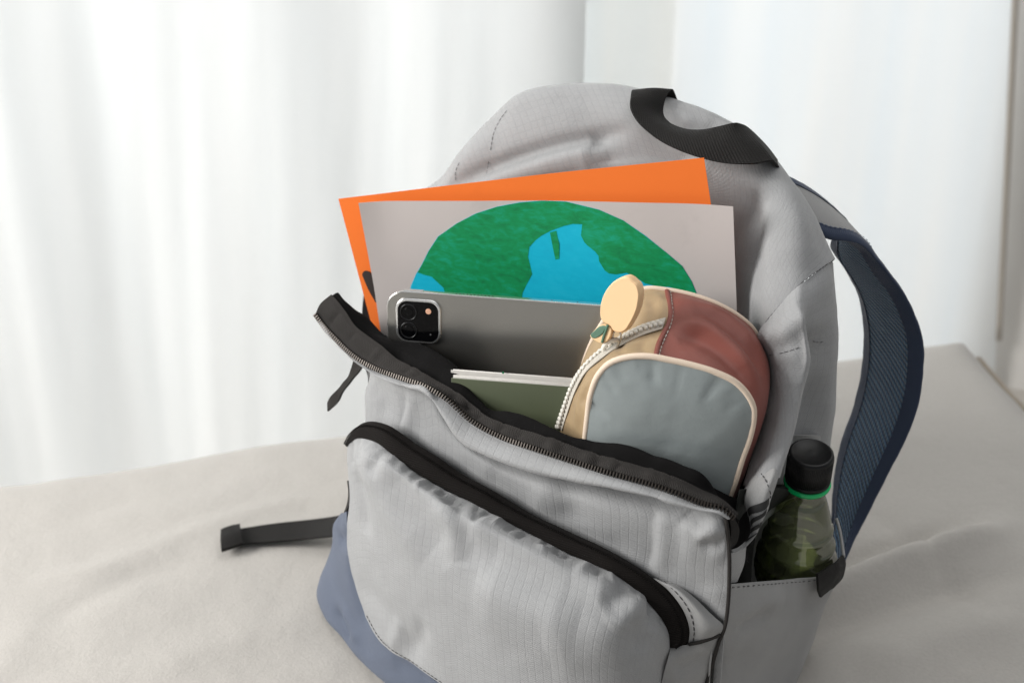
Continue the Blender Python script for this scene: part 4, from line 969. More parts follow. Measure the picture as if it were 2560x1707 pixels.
patch('inner_back', [
    [(-0.1094, 0.8977, 0.2255), (-0.0841, 0.9080, 0.2438), (-0.0559, 0.9157, 0.2670), (-0.0279, 0.9155, 0.2886), (0.0231, 0.8974, 0.3136), (0.0833, 0.8665, 0.3321), (0.1340, 0.8430, 0.3456), (0.1595, 0.8340, 0.3208), (0.1666, 0.8245, 0.2811), (0.1717, 0.8014, 0.2502)],
    [B(.02+.3*s, .165, .20) for s in np.linspace(0, 1, 10)],
    [B(.02+.3*s, .165, .01) for s in np.linspace(0, 1, 10)]], 40, 20, M_black, bag, .001, [], [], key='innerback')
patch('base_sheet', [[B(.08, -.02, .004), B(.16, -.03, .004), B(.31, -.01, .004)], [B(.03, .08, .003), B(.16, .1, .003), B(.32, .1, .003)], [B(.03, .18, .004), B(.16, .19, .004), B(.32, .18, .004)]],
      20, 20, M_blue, bag, .002, [], [], face=(0, .7, -3), key='bsheet')

# --- carry handle of black webbing
HA = [(0.0929, 0.8829, 0.3996), (0.0861, 0.8706, 0.4082), (0.0838, 0.8573, 0.4072), (0.0834, 0.8471, 0.4020), (0.0870, 0.8400, 0.3960), (0.0945, 0.8326, 0.3895), (0.1069, 0.8235, 0.3831), (0.1263, 0.8134, 0.3777), (0.1471, 0.8058, 0.3753), (0.1630, 0.8014, 0.3768), (0.1747, 0.8045, 0.3779), (0.1810, 0.8134, 0.3730), (0.1871, 0.8238, 0.3647)]
HB = [(0.1202, 0.8821, 0.3973), (0.1145, 0.8736, 0.4076), (0.1090, 0.8640, 0.4024), (0.1074, 0.8562, 0.3946), (0.1110, 0.8484, 0.3909), (0.1198, 0.8394, 0.3893), (0.1305, 0.8313, 0.3909), (0.1413, 0.8269, 0.3944), (0.1525, 0.8252, 0.3977), (0.1578, 0.8294, 0.3958), (0.1634, 0.8339, 0.3922), (0.1775, 0.8334, 0.3793), (0.1868, 0.8353, 0.3681)]
HM = [tuple((np.array(a)+np.array(b))/2+np.array((-.0008, -.0015, .0015))) for a, b in zip(HA, HB)]
handle, _ = patch('carry_handle', [HA, HM, HB], 130, 14, M_web, bag, .0019, [], [(.0004, 60, 4.4)], key='handle')

# --- right shoulder strap: grey face, navy binding, navy air mesh underneath
SN = [(0.2042, 0.8181, 0.3261), (0.2158, 0.8176, 0.3203), (0.2273, 0.8194, 0.3156), (0.2391, 0.8222, 0.3131), (0.2486, 0.8251, 0.3096), (0.2563, 0.8278, 0.3038), (0.2636, 0.8296, 0.2955), (0.2712, 0.8301, 0.2870), (0.2793, 0.8314, 0.2770), (0.2874, 0.8316, 0.2674), (0.2985, 0.8292, 0.2486), (0.3059, 0.8264, 0.2305), (0.3090, 0.8236, 0.2061), (0.3084, 0.8205, 0.1776), (0.3033, 0.8186, 0.1516), (0.2937, 0.8170, 0.1209), (0.2832, 0.8135, 0.0905), (0.2729, 0.8077, 0.0654), (0.2634, 0.7980, 0.0472), (0.2469, 0.7852, 0.0304)]
SF = [(0.1910, 0.8365, 0.3561), (0.2011, 0.8424, 0.3501), (0.2176, 0.8507, 0.3385), (0.2376, 0.8581, 0.3202), (0.2489, 0.8635, 0.3064), (0.2463, 0.8739, 0.2941), (0.2459, 0.8809, 0.2830), (0.2547, 0.8819, 0.2702), (0.2640, 0.8815, 0.2568), (0.2725, 0.8804, 0.2413), (0.2782, 0.8773, 0.2200), (0.2808, 0.8736, 0.1948), (0.2797, 0.8697, 0.1694), (0.2758, 0.8650, 0.1459), (0.2694, 0.8594, 0.1248), (0.2646, 0.8506, 0.1033), (0.2614, 0.8387, 0.0859), (0.2575, 0.8203, 0.0648), (0.2413, 0.7995, 0.0438)]
SM = [tuple((np.array(a)+np.array(b))/2) for a, b in zip(SN, SF)]
def strap_layers():
    g_ = grid_of([SN, SM, SF], 150, 30)
    n_ = normals_of(g_)
    c_ = g_.reshape(-1, 3).mean(0)
    s_ = np.sign(np.sum(n_*(g_-np.array(B(.30, .10, .15)))))   # outwards, away from the bag
    n_ = n_*s_
    prof = np.sin(np.linspace(0, math.pi, 30))**.6
    outer = g_+n_*(.0035*prof+.0006)[:, None, None]
    inner = g_-n_*(.0055*prof+.0006)[:, None, None]
    return outer, inner, s_, n_
outer, inner, s_, n_ = strap_layers()
strap = sheet('shoulder_strap', outer, M_grey2, bag, .0012, s_)
o = sheet('mesh_padding', inner, M_mesh, strap, .0012, -s_)
def binding(row0, row1, name):
    a, b = outer[row0], inner[row0]; a2, b2 = outer[row1], inner[row1]
    e = outer[row0]-outer[row1]; e /= np.linalg.norm(e, axis=1, keepdims=True)
    rows = [a2+n_[row1]*.0008, a+n_[row0]*.0010, (a+b)/2+e*.0022, b-n_[row0]*.0010, b2-n_[row1]*.0008]
    G = grid_of([list(map(tuple, r)) for r in rows], 150, 16)
    cen = ((outer[row0]+inner[row0])/2)[None]
    sg = np.sign(np.sum(normals_of(G)*(G-((outer[15]+inner[15])/2)[None])))
    G = G+normals_of(G)*sg*(.00035*noise_field(G, 130, 3))[..., None]
    return sheet(name, G, M_navy, strap, .0006, sg)
M_navy = fabric('navy_binding', (.036, .052, .095), pitch=0, weave=.0016, twill=True, sheen=.35, rough=.7)
binding(0, 5, 'binding'); binding(29, 25, 'binding')
dashes('stitching', outer[5][::1]+n_[5]*.0012, .0026, .0014, .0003, plain('blue_thread', (.16, .2, .3), .7), strap)

# --- loose black webbing on the bed, cord of the zip, side webbing
ad, _ = patch('adjuster_strap', [
    [(-0.2545, 0.8969, 0.0060), (-0.2385, 0.9014, 0.0060), (-0.2146, 0.9060, 0.0070), (-0.1831, 0.9048, 0.0120), (-0.1538, 0.8923, 0.0250), (-0.1395, 0.8753, 0.0400)],
    [(-0.2493, 0.8721, 0.0060), (-0.2337, 0.8803, 0.0050), (-0.2104, 0.8815, 0.0060), (-0.1794, 0.8791, 0.0110), (-0.1533, 0.8649, 0.0240), (-0.1361, 0.8465, 0.0400)]], 40, 10, M_web, bag, .0018, [], [(.0006, 30, 2.4)], face=(0, .8, 2), key='adj')
se, _ = patch('strap_end', [
    [(-0.2557, 0.8953, 0.0090), (-0.2494, 0.8985, 0.0100), (-0.2406, 0.9038, 0.0090)],
    [(-0.2520, 0.8771, 0.0115), (-0.2448, 0.8808, 0.0125), (-0.2360, 0.8873, 0.0115)],
    [(-0.2493, 0.8661, 0.0090), (-0.2415, 0.8691, 0.0100), (-0.2328, 0.8755, 0.0090)]], 16, 12, M_web, ad, .004, [], [(.0005, 80, 1.2)], face=(0, .8, 2), key='send')
patch('zipper_pull_cord', [
    [(-0.1185, 0.8198, 0.2170), (-0.1222, 0.8207, 0.2051), (-0.1289, 0.8220, 0.1950), (-0.1395, 0.8253, 0.1810), (-0.1420, 0.8267, 0.1760)],
    [(-0.1113, 0.8126, 0.2150), (-0.1179, 0.8150, 0.2056), (-0.1284, 0.8183, 0.1903), (-0.1357, 0.8199, 0.1772), (-0.1419, 0.8232, 0.1707)]], 40, 8, M_tape, bag, .0016, [], [(.0008, 120, 4.2)], key='cord')
patch('side_webbing', [
    [(-0.1233, 0.7782, 0.1367), (-0.1237, 0.7829, 0.1234), (-0.1258, 0.7863, 0.1112), (-0.1297, 0.7907, 0.0990)],
    [(-0.1185, 0.7643, 0.1405), (-0.1194, 0.7671, 0.1302), (-0.1221, 0.7708, 0.1199), (-0.1270, 0.7779, 0.1071)]], 20, 6, M_web, bag, .0016, [], [], key='sweb')

# ------------------------------------------------------------------ papers
def paper_mat(name, col, smudge):
    m, nt, b = new_mat(name)
    tc = node(nt, 'ShaderNodeTexCoord').outputs['Object']
    a = noise_n(nt, tc, 9, 4); f = noise_n(nt, tc, 700, 3)
    c = mix_col(nt, a, tuple(k*.96 for k in col), tuple(min(1, k*1.03) for k in col))
    sm = ramp(nt, noise_n(nt, tc, 26, 6, .65), [(.58, (0, 0, 0)), (.75, (1, 1, 1))])
    c = mix_col(nt, math_n(nt, 'MULTIPLY', sm, smudge), c, tuple(k*.62 for k in col))
    nt.links.new(c, b.inputs['Base Color'])
    b.inputs['Roughness'].default_value = .9
    b.inputs['Specular IOR Level'].default_value = .15
    nt.links.new(bump(nt, f, .12, .0003), b.inputs['Normal'])
    return m
def sheet_of(tl, tr, hgt, off, bow=.0, wav=.0012):
    """a paper rectangle hung from its two top corners, square in its own plane"""
    a, b = np.array(tl), np.array(tr)
    e = b-a; w = np.linalg.norm(e); e /= w
    y_ = math.radians(18); l_ = math.radians(1)
    n_ = np.array((math.sin(y_)*math.cos(l_), math.cos(y_)*math.cos(l_), -math.sin(l_)))
    dn = np.cross(n_, e); dn = -dn if dn[2] > 0 else dn
    dn /= np.linalg.norm(dn)
    G = np.zeros((24, 30, 3))
    for i, t in enumerate(np.linspace(0, 1, 24)):
        for j, s in enumerate(np.linspace(0, 1, 30)):
            G[i, j] = a+e*w*s+dn*hgt*t+n_*(bow*math.sin(math.pi*s)*(1-.4*t)+wav*noise.noise((s*3+off, t*2, off)))
    return G, e, dn, n_
M_orange = paper_mat('orange_card', (.82, .182, .033), .08)
M_paper = paper_mat('off_white_paper', (.50, .455, .437), .25)
G, e_, dn_, nP = sheet_of([(-0.1302, 0.8764, 0.3232)][0], [(0.1282, 0.7936, 0.3831)][0], .21, 1.3, .004)
org = sheet('orange_sheet', G, M_orange, None, .0003, 1 if normals_of(G)[5, 5, 1] < 0 else -1)
tag(org, 'bright orange paper sheet standing tilted behind the globe drawing', 'paper')
mk = smooth_closed([(-0.1147, 0.8693, 0.2651), (-0.1135, 0.8689, 0.2671), (-0.1117, 0.8684, 0.2681), (-0.1093, 0.8676, 0.2677), (-0.1071, 0.8668, 0.2651), (-0.1048, 0.8659, 0.2546), (-0.1034, 0.8652, 0.2424), (-0.1048, 0.8656, 0.2425), (-0.1070, 0.8664, 0.2459), (-0.1111, 0.8679, 0.2540), (-0.1135, 0.8688, 0.2606)], 40)
prism('drawn_mark', mk, nP, .0003, plain('black_marker', (.02, .012, .01), .7), org)
G, e_, dn_, nP = sheet_of([(-0.1118, 0.8621, 0.3265)][0], [(0.1481, 0.7782, 0.3559)][0], .2, 4.4, .0, .0)
drw = sheet('drawing_sheet', G, M_paper, None, .0003, 1 if normals_of(G)[5, 5, 1] < 0 else -1)
tag(drw, 'off-white paper sheet with a blue and green globe drawing, behind the tablet', 'paper')
def marker_mat(name, dark, light, teal, angle):
    m, nt, b = new_mat(name)
    tc = node(nt, 'ShaderNodeTexCoord').outputs['Object']
    mp = node(nt, 'ShaderNodeMapping'); mp.inputs['Rotation'].default_value = (0, R(angle), 0); mp.inputs['Scale'].default_value = (24, 24, 75)
    nt.links.new(tc, mp.inputs[0])
    st = noise_n(nt, mp.outputs[0], 2.2, 6, .7, 1.4)
    mp2 = node(nt, 'ShaderNodeMapping'); mp2.inputs['Rotation'].default_value = (0, R(angle+70), 0); mp2.inputs['Scale'].default_value = (30, 30, 95)
    nt.links.new(tc, mp2.inputs[0])
    st2 = noise_n(nt, mp2.outputs[0], 1.6, 6, .7, 1.4)
    big = noise_n(nt, tc, 30, 4)
    f = math_n(nt, 'ADD', math_n(nt, 'MULTIPLY', st, .5), math_n(nt, 'ADD', math_n(nt, 'MULTIPLY', st2, .3), math_n(nt, 'MULTIPLY', big, .25)))
    wv = node(nt, 'ShaderNodeTexWave', wave_type='BANDS', bands_direction='DIAGONAL')
    wv.inputs['Scale'].default_value = 55; wv.inputs['Distortion'].default_value = 9; wv.inputs['Detail'].default_value = 4; wv.inputs['Detail Scale'].default_value = 1.6
    nt.links.new(tc, wv.inputs['Vector'])
    f = math_n(nt, 'ADD', math_n(nt, 'MULTIPLY', f, .95), math_n(nt, 'MULTIPLY', wv.outputs[1], .045))
    c = ramp(nt, f, [(.36, dark), (.52, light), (.70, teal)])
    nt.links.new(c, b.inputs['Base Color'])
    b.inputs['Roughness'].default_value = .6
    b.inputs['Specular IOR Level'].default_value = .3
    return m
M_sea = marker_mat('turquoise_paper', (.0, .38, .56), (.0, .42, .60), (.01, .45, .63), 10)
M_land = marker_mat('green_marker', (.0, .14, .045), (.0, .24, .075), (.004, .33, .20), 25)
M_line = plain('dark_green_marker', (.0, .15, .055), .6)
pa, pe, pdn, pn = np.array(G[0, 0]), e_, dn_, nP
def bend(o):
    """let a flat paper shape bow with the sheet it is glued to"""
    import bmesh
    bm = bmesh.new(); bm.from_mesh(o.data)
    if len(bm.faces) < 200:
        bmesh.ops.triangulate(bm, faces=bm.faces[:])
        for _ in range(3): bmesh.ops.subdivide_edges(bm, edges=[e for e in bm.edges if e.calc_length() > .006], cuts=1, use_grid_fill=True)
        bmesh.ops.triangulate(bm, faces=bm.faces[:])
        bmesh.ops.split_edges(bm, edges=[e for e in bm.edges if len(e.link_faces) == 2 and e.calc_face_angle(0) > 1.0])
    for v in bm.verts:
        q = np.array(v.co)-pa
        s_ = float(np.dot(q, pe))/.27; t_ = float(np.dot(q, pdn))/.2
        d_ = .004*math.sin(math.pi*min(1, max(0, s_)))*(1-.5*t_)+.0016*noise.noise((s_*3+4, t_*2, 1.3))
        d_ -= .004*max(0, (s_-.86)/.14)**2*max(0, 1-t_*3)+.004*max(0, (.10-s_)/.10)**2*max(0, 1-t_*3)
        v.co = Vector(np.array(v.co)+pn*d_)
    bm.to_mesh(o.data); bm.free()
    for p in o.data.polygons: p.use_smooth = abs(p.normal.dot(Vector(pn))) > .8
    return o
bend(drw)
globe = bend(prism('globe', [(-0.0790, 0.8498, 0.2518), (-0.0766, 0.8493, 0.2636), (-0.0726, 0.8481, 0.2734), (-0.0683, 0.8469, 0.2811), (-0.0623, 0.8452, 0.2937), (-0.0551, 0.8431, 0.3056), (-0.0410, 0.8387, 0.3176), (-0.0272, 0.8344, 0.3267), (-0.0121, 0.8296, 0.3335), (0.0037, 0.8245, 0.3384), (0.0196, 0.8195, 0.3416), (0.0364, 0.8140, 0.3430), (0.0594, 0.8065, 0.3402), (0.0761, 0.8010, 0.3348), (0.0914, 0.7958, 0.3259), (0.1071, 0.7905, 0.3148), (0.1173, 0.7870, 0.3071), (0.1243, 0.7846, 0.2967), (0.1287, 0.7830, 0.2868), (0.1308, 0.7819, 0.2668), (0.1280, 0.7825, 0.2458), (-0.0792, 0.8491, 0.2114), (-0.0804, 0.8499, 0.2334)], nP, .0002, M_sea, drw))
bend(prism('land', [(-0.0712, 0.8475, 0.2751), (-0.0680, 0.8466, 0.2812), (-0.0620, 0.8449, 0.2938), (-0.0548, 0.8428, 0.3057), (-0.0410, 0.8385, 0.3175), (-0.0272, 0.8342, 0.3266), (-0.0121, 0.8294, 0.3334), (0.0037, 0.8244, 0.3382), (0.0196, 0.8193, 0.3415), (0.0364, 0.8138, 0.3429), (0.0594, 0.8063, 0.3401), (0.0761, 0.8008, 0.3347), (0.0914, 0.7957, 0.3256), (0.1071, 0.7904, 0.3147), (0.1172, 0.7869, 0.3070), (0.1242, 0.7845, 0.2966), (0.1284, 0.7829, 0.2868), (0.1184, 0.7862, 0.2877), (0.1095, 0.7891, 0.2900), (0.1013, 0.7918, 0.2891), (0.0930, 0.7945, 0.2899), (0.0863, 0.7967, 0.2936), (0.0800, 0.7988, 0.2960), (0.0726, 0.8012, 0.2936), (0.0677, 0.8028, 0.2936), (0.0647, 0.8038, 0.2955), (0.0606, 0.8052, 0.3019), (0.0601, 0.8054, 0.3058), (0.0576, 0.8063, 0.3088), (0.0521, 0.8082, 0.3126), (0.0500, 0.8089, 0.3146), (0.0474, 0.8098, 0.3195), (0.0481, 0.8098, 0.3278), (0.0415, 0.8119, 0.3272), (0.0352, 0.8139, 0.3248), (0.0262, 0.8167, 0.3200), (0.0198, 0.8187, 0.3156), (0.0158, 0.8200, 0.3117), (0.0112, 0.8213, 0.3058), (0.0103, 0.8215, 0.2983), (0.0119, 0.8209, 0.2924), (0.0135, 0.8202, 0.2851), (0.0095, 0.8214, 0.2763), (0.0067, 0.8222, 0.2693), (0.0045, 0.8223, 0.2398), (-0.0447, 0.8382, 0.2319), (-0.0502, 0.8404, 0.2562), (-0.0519, 0.8411, 0.2652), (-0.0551, 0.8422, 0.2679), (-0.0609, 0.8442, 0.2731), (-0.0662, 0.8459, 0.2737)], nP, .0001, M_land, globe))
bend(prism('land', [(0.0256, 0.8168, 0.3187), (0.0301, 0.8154, 0.3206), (0.0311, 0.8150, 0.3158), (0.0324, 0.8144, 0.3110), (0.0326, 0.8142, 0.2997), (0.0299, 0.8151, 0.2987), (0.0279, 0.8159, 0.3074)], nP, .0001, M_land, globe))

# ------------------------------------------------------------------ tablet
M_alu = plain('space_grey_aluminium', (.40, .39, .365), .28, metal=.95, nscale=900, var=.04)
M_rim = plain('polished_aluminium_edge', (.85, .85, .84), .25, metal=.95)
M_glass = plain('black_glass', (.002, .002, .0025), .08, spec=.15)
M_lens = plain('lens_ring', (.006, .006, .007), .3)
tl, tr = [(-0.0890, 0.8004, 0.2825), (0.1620, 0.7563, 0.2836)]
tl, tr = Vector(tl), Vector(tr)
ex = (tr-tl); TW = ex.length; ex.normalize()
y_ = math.radians(11); l_ = math.radians(6)
nb = Vector((math.sin(y_)*math.cos(l_), math.cos(y_)*math.cos(l_), -math.sin(l_)))
ey = nb.cross(ex); ey = -ey if ey.z > 0 else ey
ey.normalize()
tab = empty('tablet', tl+ex*TW*.5+ey*.178)
tag(tab, 'space grey tablet with camera bump and silver edges, standing between drawing and notebook', 'tablet')
def T(x, y, z=0): return tuple(tl+ex*x+ey*y+nb*z)     # metres right, down, into the bag, from the back cover's top-left corner
def rrect(x0, y0, x1, y1, r, z, n=8):
    out = []
    for cx, cy, a0 in ((x1-r, y0+r, -90), (x1-r, y1-r, 0), (x0+r, y1-r, 90), (x0+r, y0+r, 180)):
        for k in range(n+1):
            a = R(a0+90*k/n)
            out.append(T(cx+r*math.cos(a), cy+r*math.sin(a), z))
    return out
sc_ = TW/.2476
prism('body', rrect(0, 0, TW, .178*sc_, .0125, .0), nb, .0059, M_alu, tab, .0006)
prism('edge_frame', rrect(-.0004, -.0004, TW+.0004, .1785*sc_, .0129, .0006), nb, .0049, M_rim, tab, .0003)
mm = np.array([(-0.0664, 0.7942, 0.2621)][0])-np.array(tl)
bx_, by_ = float(np.dot(mm, ex)), float(np.dot(mm, ey))
hb = .0166
bump_o = prism('camera_bump', rrect(bx_-hb, by_-hb, bx_+hb, by_+hb, .0085, -.0022), nb, .0023, M_rim, tab, .0009)
prism('camera_glass', rrect(bx_-hb+.0018, by_-hb+.0018, bx_+hb-.0018, by_+hb-.0018, .0070, -.0025), nb, .0006, M_glass, bump_o)
def disc(name, x, y, r, z, mat, par, thick=.0006):
    pts = [T(x+r*math.cos(2*math.pi*k/32), y+r*math.sin(2*math.pi*k/32), z) for k in range(32)]
    return prism(name, pts, nb, thick, mat, par, min(r*.2, .0003))
for (lx, ly) in ((-.0068, -.0066), (-.0068, .0070)):
    tube('lens', [T(bx_+lx+.0058*math.cos(2*math.pi*k/40), by_+ly+.0058*math.sin(2*math.pi*k/40), -.0026) for k in range(40)], .0005, M_lens, bump_o, 6, True)
    disc('lens', bx_+lx, by_+ly, .0035, -.0028, M_glass, bump_o)
disc('flash', bx_+.0078, by_-.0082, .0021, -.0029, plain('flash_cover', (.75, .42, .28), .35), bump_o)
disc('microphone', bx_+.0092, by_+.0092, .0006, -.0028, plain('grey_dot', (.1, .1, .1), .5), bump_o)
# top edge: power button, speaker holes, microphones
def tbox(name, x0, x1, y0, y1, z0, z1, mat, par):
    V = [T(x, y, z) for x in (x0, x1) for y in (y0, y1) for z in (z0, z1)]
    return mesh_obj(name, V, [(0, 1, 3, 2), (4, 6, 7, 5), (0, 4, 5, 1), (2, 3, 7, 6), (0, 2, 6, 4), (1, 5, 7, 3)], mat, par, False)
tbox('power_button', .0118, .0262, -.0012, .0, .0018, .0040, M_rim, tab)
M_hole = plain('black_hole', (.006, .006, .006), .8)
for k in range(11):
    x = .050+k*.0026
    pts = [T(x+.0006*math.cos(a), -.00055, .0030+.0006*math.sin(a)) for a in [2*math.pi*q/10 for q in range(10)]]
    prism('speaker_hole', pts, tuple(ey), .0004, M_hole, tab)
for x in (.118, .136):
    pts = [T(x+.0005*math.cos(a), -.00055, .0030+.0005*math.sin(a)) for a in [2*math.pi*q/10 for q in range(10)]]
    prism('microphone', pts, tuple(ey), .0004, M_hole, tab)

# ------------------------------------------------------------------ notebooks in front of the tablet
nl, nr_ = [Vector(p) for p in [(-0.0403, 0.7414, 0.2450), (0.0462, 0.7233, 0.2476)]]
nx = (nr_-nl).normalized()
ny = nb.cross(nx); ny = -ny if ny.z > 0 else ny
def N(x, y, z): return tuple(nl+nx*x+ny*y+nb*z)
def nbox(name, x0, x1, y0, y1, z0, z1, mat, par):
    pts = [N(x0, y0, z0), N(x1, y0, z0), N(x1, y1, z0), N(x0, y1, z0)]
    return prism(name, pts, nb, z1-z0, mat, par, min(.0004, (z1-z0)*.3))
M_green = plain('dark_green_cover', (.082, .096, .055), .45, nscale=40)
M_pages = plain('page_edges', (.52, .50, .47), .9, nscale=300, var=.08)
nbk = empty('green_notebook', N(.06, .17, .002))
tag(nbk, 'dark green covered notebook with white page edges in front of the tablet', 'notebook')
nbox('cover', -.001, .125, .0006, .15, -.0006, .0002, M_green, nbk)
for k in range(5):
    nbox('page_block', .000, .124, -.0002+.0003*(k % 2), .149, .0003+k*.0008, .0010+k*.0008, M_pages, nbk)
nbox('cover', -.001, .125, .0006, .15, .0045, .0052, M_pages, nbk)
nb2 = empty('white_notebook', N(.06, .17, .008))
tag(nb2, 'thin white notebook squeezed between green notebook and tablet', 'notebook')
nbox('cover', -.003, .128, -.0022, .15, .0068, .0074, M_pages, nb2)
for k in range(3):
    nbox('page_block', -.002, .127, -.0018, .15, .0075+k*.0009, .0083+k*.0009, M_pages, nb2)
prism('ink_mark', [N(.0335+.0007*math.cos(a), -.0027+.0012*math.sin(a), .0072) for a in [2*math.pi*q/10 for q in range(10)]], nb, .0006, M_line, nb2)

# ------------------------------------------------------------------ pencil case
case = empty('pencil_case', [(0.1173, 0.7131, 0.1339)][0])
tag(case, 'soft pencil case with blue-grey front, tan and maroon sides and cream piping', 'pencil case')
def puff(name, col, rough=.5, sheen=.3, spec=.4, wr=1.0):
    m, nt, b = new_mat(name)
    tc = node(nt, 'ShaderNodeTexCoord').outputs['Object']
    mp = node(nt, 'ShaderNodeMapping'); mp.inputs['Scale'].default_value = (80, 80, 125)
    nt.links.new(tc, mp.inputs[0])
    w1 = noise_n(nt, mp.outputs[0], 1.0, 5, .6); w2 = noise_n(nt, tc, 900, 2)
    c = mix_col(nt, w1, tuple(k*.97 for k in col), tuple(min(1, k*1.03) for k in col))
    nt.links.new(c, b.inputs['Base Color'])
    b.inputs['Roughness'].default_value = rough
    b.inputs['Sheen Weight'].default_value = sheen
    b.inputs['Specular IOR Level'].default_value = spec
    n1 = bump(nt, w2, .15, .0003)
    nt.links.new(bump(nt, w1, .28*wr, .0012, n1), b.inputs['Normal'])
    return m
M_case = puff('blue_grey_nylon_front', (.255, .285, .285), .5, .1)
M_tan = puff('tan_nylon', (.335, .236, .130), .5, .1)
M_maroon = puff('maroon_nylon', (.195, .052, .037), .5, .05)
M_cream = plain('cream_piping', (.70, .57, .45), .7, nscale=250, brel=.25, bscale=1500)
Fr = [(0.0476, 0.6924, 0.2118), (0.0479, 0.6920, 0.2284), (0.0487, 0.6917, 0.2411), (0.0506, 0.6910, 0.2611), (0.0549, 0.6901, 0.2749), (0.0619, 0.6888, 0.2840), (0.0709, 0.6873, 0.2885), (0.0842, 0.6852, 0.2906), (0.0984, 0.6830, 0.2890), (0.1127, 0.6808, 0.2865), (0.1273, 0.6785, 0.2825), (0.1389, 0.6768, 0.2769), (0.1470, 0.6756, 0.2685), (0.1515, 0.6751, 0.2594), (0.1524, 0.6751, 0.2496), (0.1513, 0.6755, 0.2371), (0.1483, 0.6763, 0.2220), (0.1450, 0.6771, 0.2024), (0.1407, 0.6781, 0.1833), (0.1346, 0.6795, 0.1635), (0.1211, 0.6818, 0.1530), (0.1010, 0.6850, 0.1524), (0.0746, 0.6890, 0.1603), (0.0551, 0.6918, 0.1778), (0.0489, 0.6925, 0.1947)]
ring = smooth_closed(Fr, 140)
yc = math.radians(9); lc = math.radians(-1)
nC = np.array((math.sin(yc)*math.cos(lc), math.cos(yc)*math.cos(lc), -math.sin(lc)))
cen = ring.mean(axis=0)
rows = []
for k, t in enumerate(np.linspace(0.985, 0.0005, 26)):
    rr = cen+(ring-cen)*t
    bul = .0075*(1-t**3)+.0012
    rows.append(rr-nC*bul)
G = np.array(rows); G = np.concatenate([G, G[:, :1]], 1)
fcr = []
for q in range(16):
    j = rng.randrange(15, 75); 
    fcr.append((G[0:int(rng.uniform(4, 9)), j], -rng.uniform(.0004, .0011), rng.uniform(.0018, .0035)))
G, s_ = sculpt(G, CAMP, fcr, [(.0008, 30, 2.2), (.0003, 90, 5.1)], 'casefront')
fp_ = sheet('front_panel', G, M_case, case, .0008, s_)
tube('piping', ring, .0021, M_cream, case, 10, True)
# gusset: front ring, bulging middle ring, rear ring
gF = [(0.0486, 0.6933, 0.2078), (0.0480, 0.6931, 0.2277), (0.0492, 0.6926, 0.2448), (0.0507, 0.6920, 0.2606), (0.0549, 0.6911, 0.2744), (0.0620, 0.6899, 0.2835), (0.0710, 0.6883, 0.2880), (0.0800, 0.6869, 0.2900), (0.0897, 0.6853, 0.2902), (0.0986, 0.6840, 0.2885), (0.1129, 0.6818, 0.2859), (0.1275, 0.6795, 0.2819), (0.1391, 0.6778, 0.2764), (0.1472, 0.6766, 0.2680), (0.1517, 0.6761, 0.2589), (0.1526, 0.6761, 0.2490), (0.1515, 0.6765, 0.2365), (0.1485, 0.6772, 0.2213), (0.1452, 0.6781, 0.2017), (0.1409, 0.6791, 0.1826), (0.1372, 0.6800, 0.1684)]
gQ = [(0.0379, 0.7083, 0.1982), (0.0395, 0.7077, 0.2191), (0.0419, 0.7070, 0.2380), (0.0449, 0.7062, 0.2548), (0.0506, 0.7051, 0.2700), (0.0597, 0.7034, 0.2804), (0.0704, 0.7016, 0.2870), (0.0812, 0.6999, 0.2901), (0.0926, 0.6980, 0.2919), (0.1015, 0.6966, 0.2917), (0.1170, 0.6942, 0.2896), (0.1329, 0.6918, 0.2853), (0.1457, 0.6898, 0.2788), (0.1551, 0.6885, 0.2695), (0.1599, 0.6879, 0.2587), (0.1610, 0.6880, 0.2468), (0.1596, 0.6885, 0.2325), (0.1560, 0.6893, 0.2164), (0.1527, 0.6902, 0.1969), (0.1481, 0.6912, 0.1774), (0.1442, 0.6921, 0.1616)]
gM = [(0.0249, 0.7330, 0.1825), (0.0293, 0.7318, 0.2080), (0.0361, 0.7304, 0.2278), (0.0410, 0.7293, 0.2436), (0.0484, 0.7279, 0.2593), (0.0600, 0.7258, 0.2732), (0.0724, 0.7237, 0.2826), (0.0854, 0.7214, 0.2910), (0.1004, 0.7190, 0.2960), (0.1067, 0.7180, 0.2968), (0.1206, 0.7158, 0.2954), (0.1380, 0.7131, 0.2905), (0.1523, 0.7110, 0.2827), (0.1626, 0.7096, 0.2714), (0.1677, 0.7090, 0.2588), (0.1683, 0.7091, 0.2457), (0.1665, 0.7097, 0.2297), (0.1630, 0.7106, 0.2123), (0.1591, 0.7115, 0.1909), (0.1545, 0.7126, 0.1707), (0.1507, 0.7136, 0.1520)]
gP = [(0.0308, 0.7524, 0.1775), (0.0343, 0.7513, 0.2033), (0.0405, 0.7500, 0.2269), (0.0454, 0.7489, 0.2447), (0.0520, 0.7475, 0.2622), (0.0626, 0.7455, 0.2787), (0.0747, 0.7434, 0.2915), (0.0880, 0.7411, 0.3002), (0.1038, 0.7386, 0.3008), (0.1105, 0.7375, 0.3022), (0.1229, 0.7356, 0.3009), (0.1407, 0.7329, 0.2946), (0.1548, 0.7308, 0.2861), (0.1653, 0.7293, 0.2749), (0.1711, 0.7287, 0.2612), (0.1720, 0.7288, 0.2456), (0.1703, 0.7294, 0.2267), (0.1673, 0.7302, 0.2090), (0.1634, 0.7312, 0.1872), (0.1586, 0.7323, 0.1666), (0.1549, 0.7333, 0.1457)]
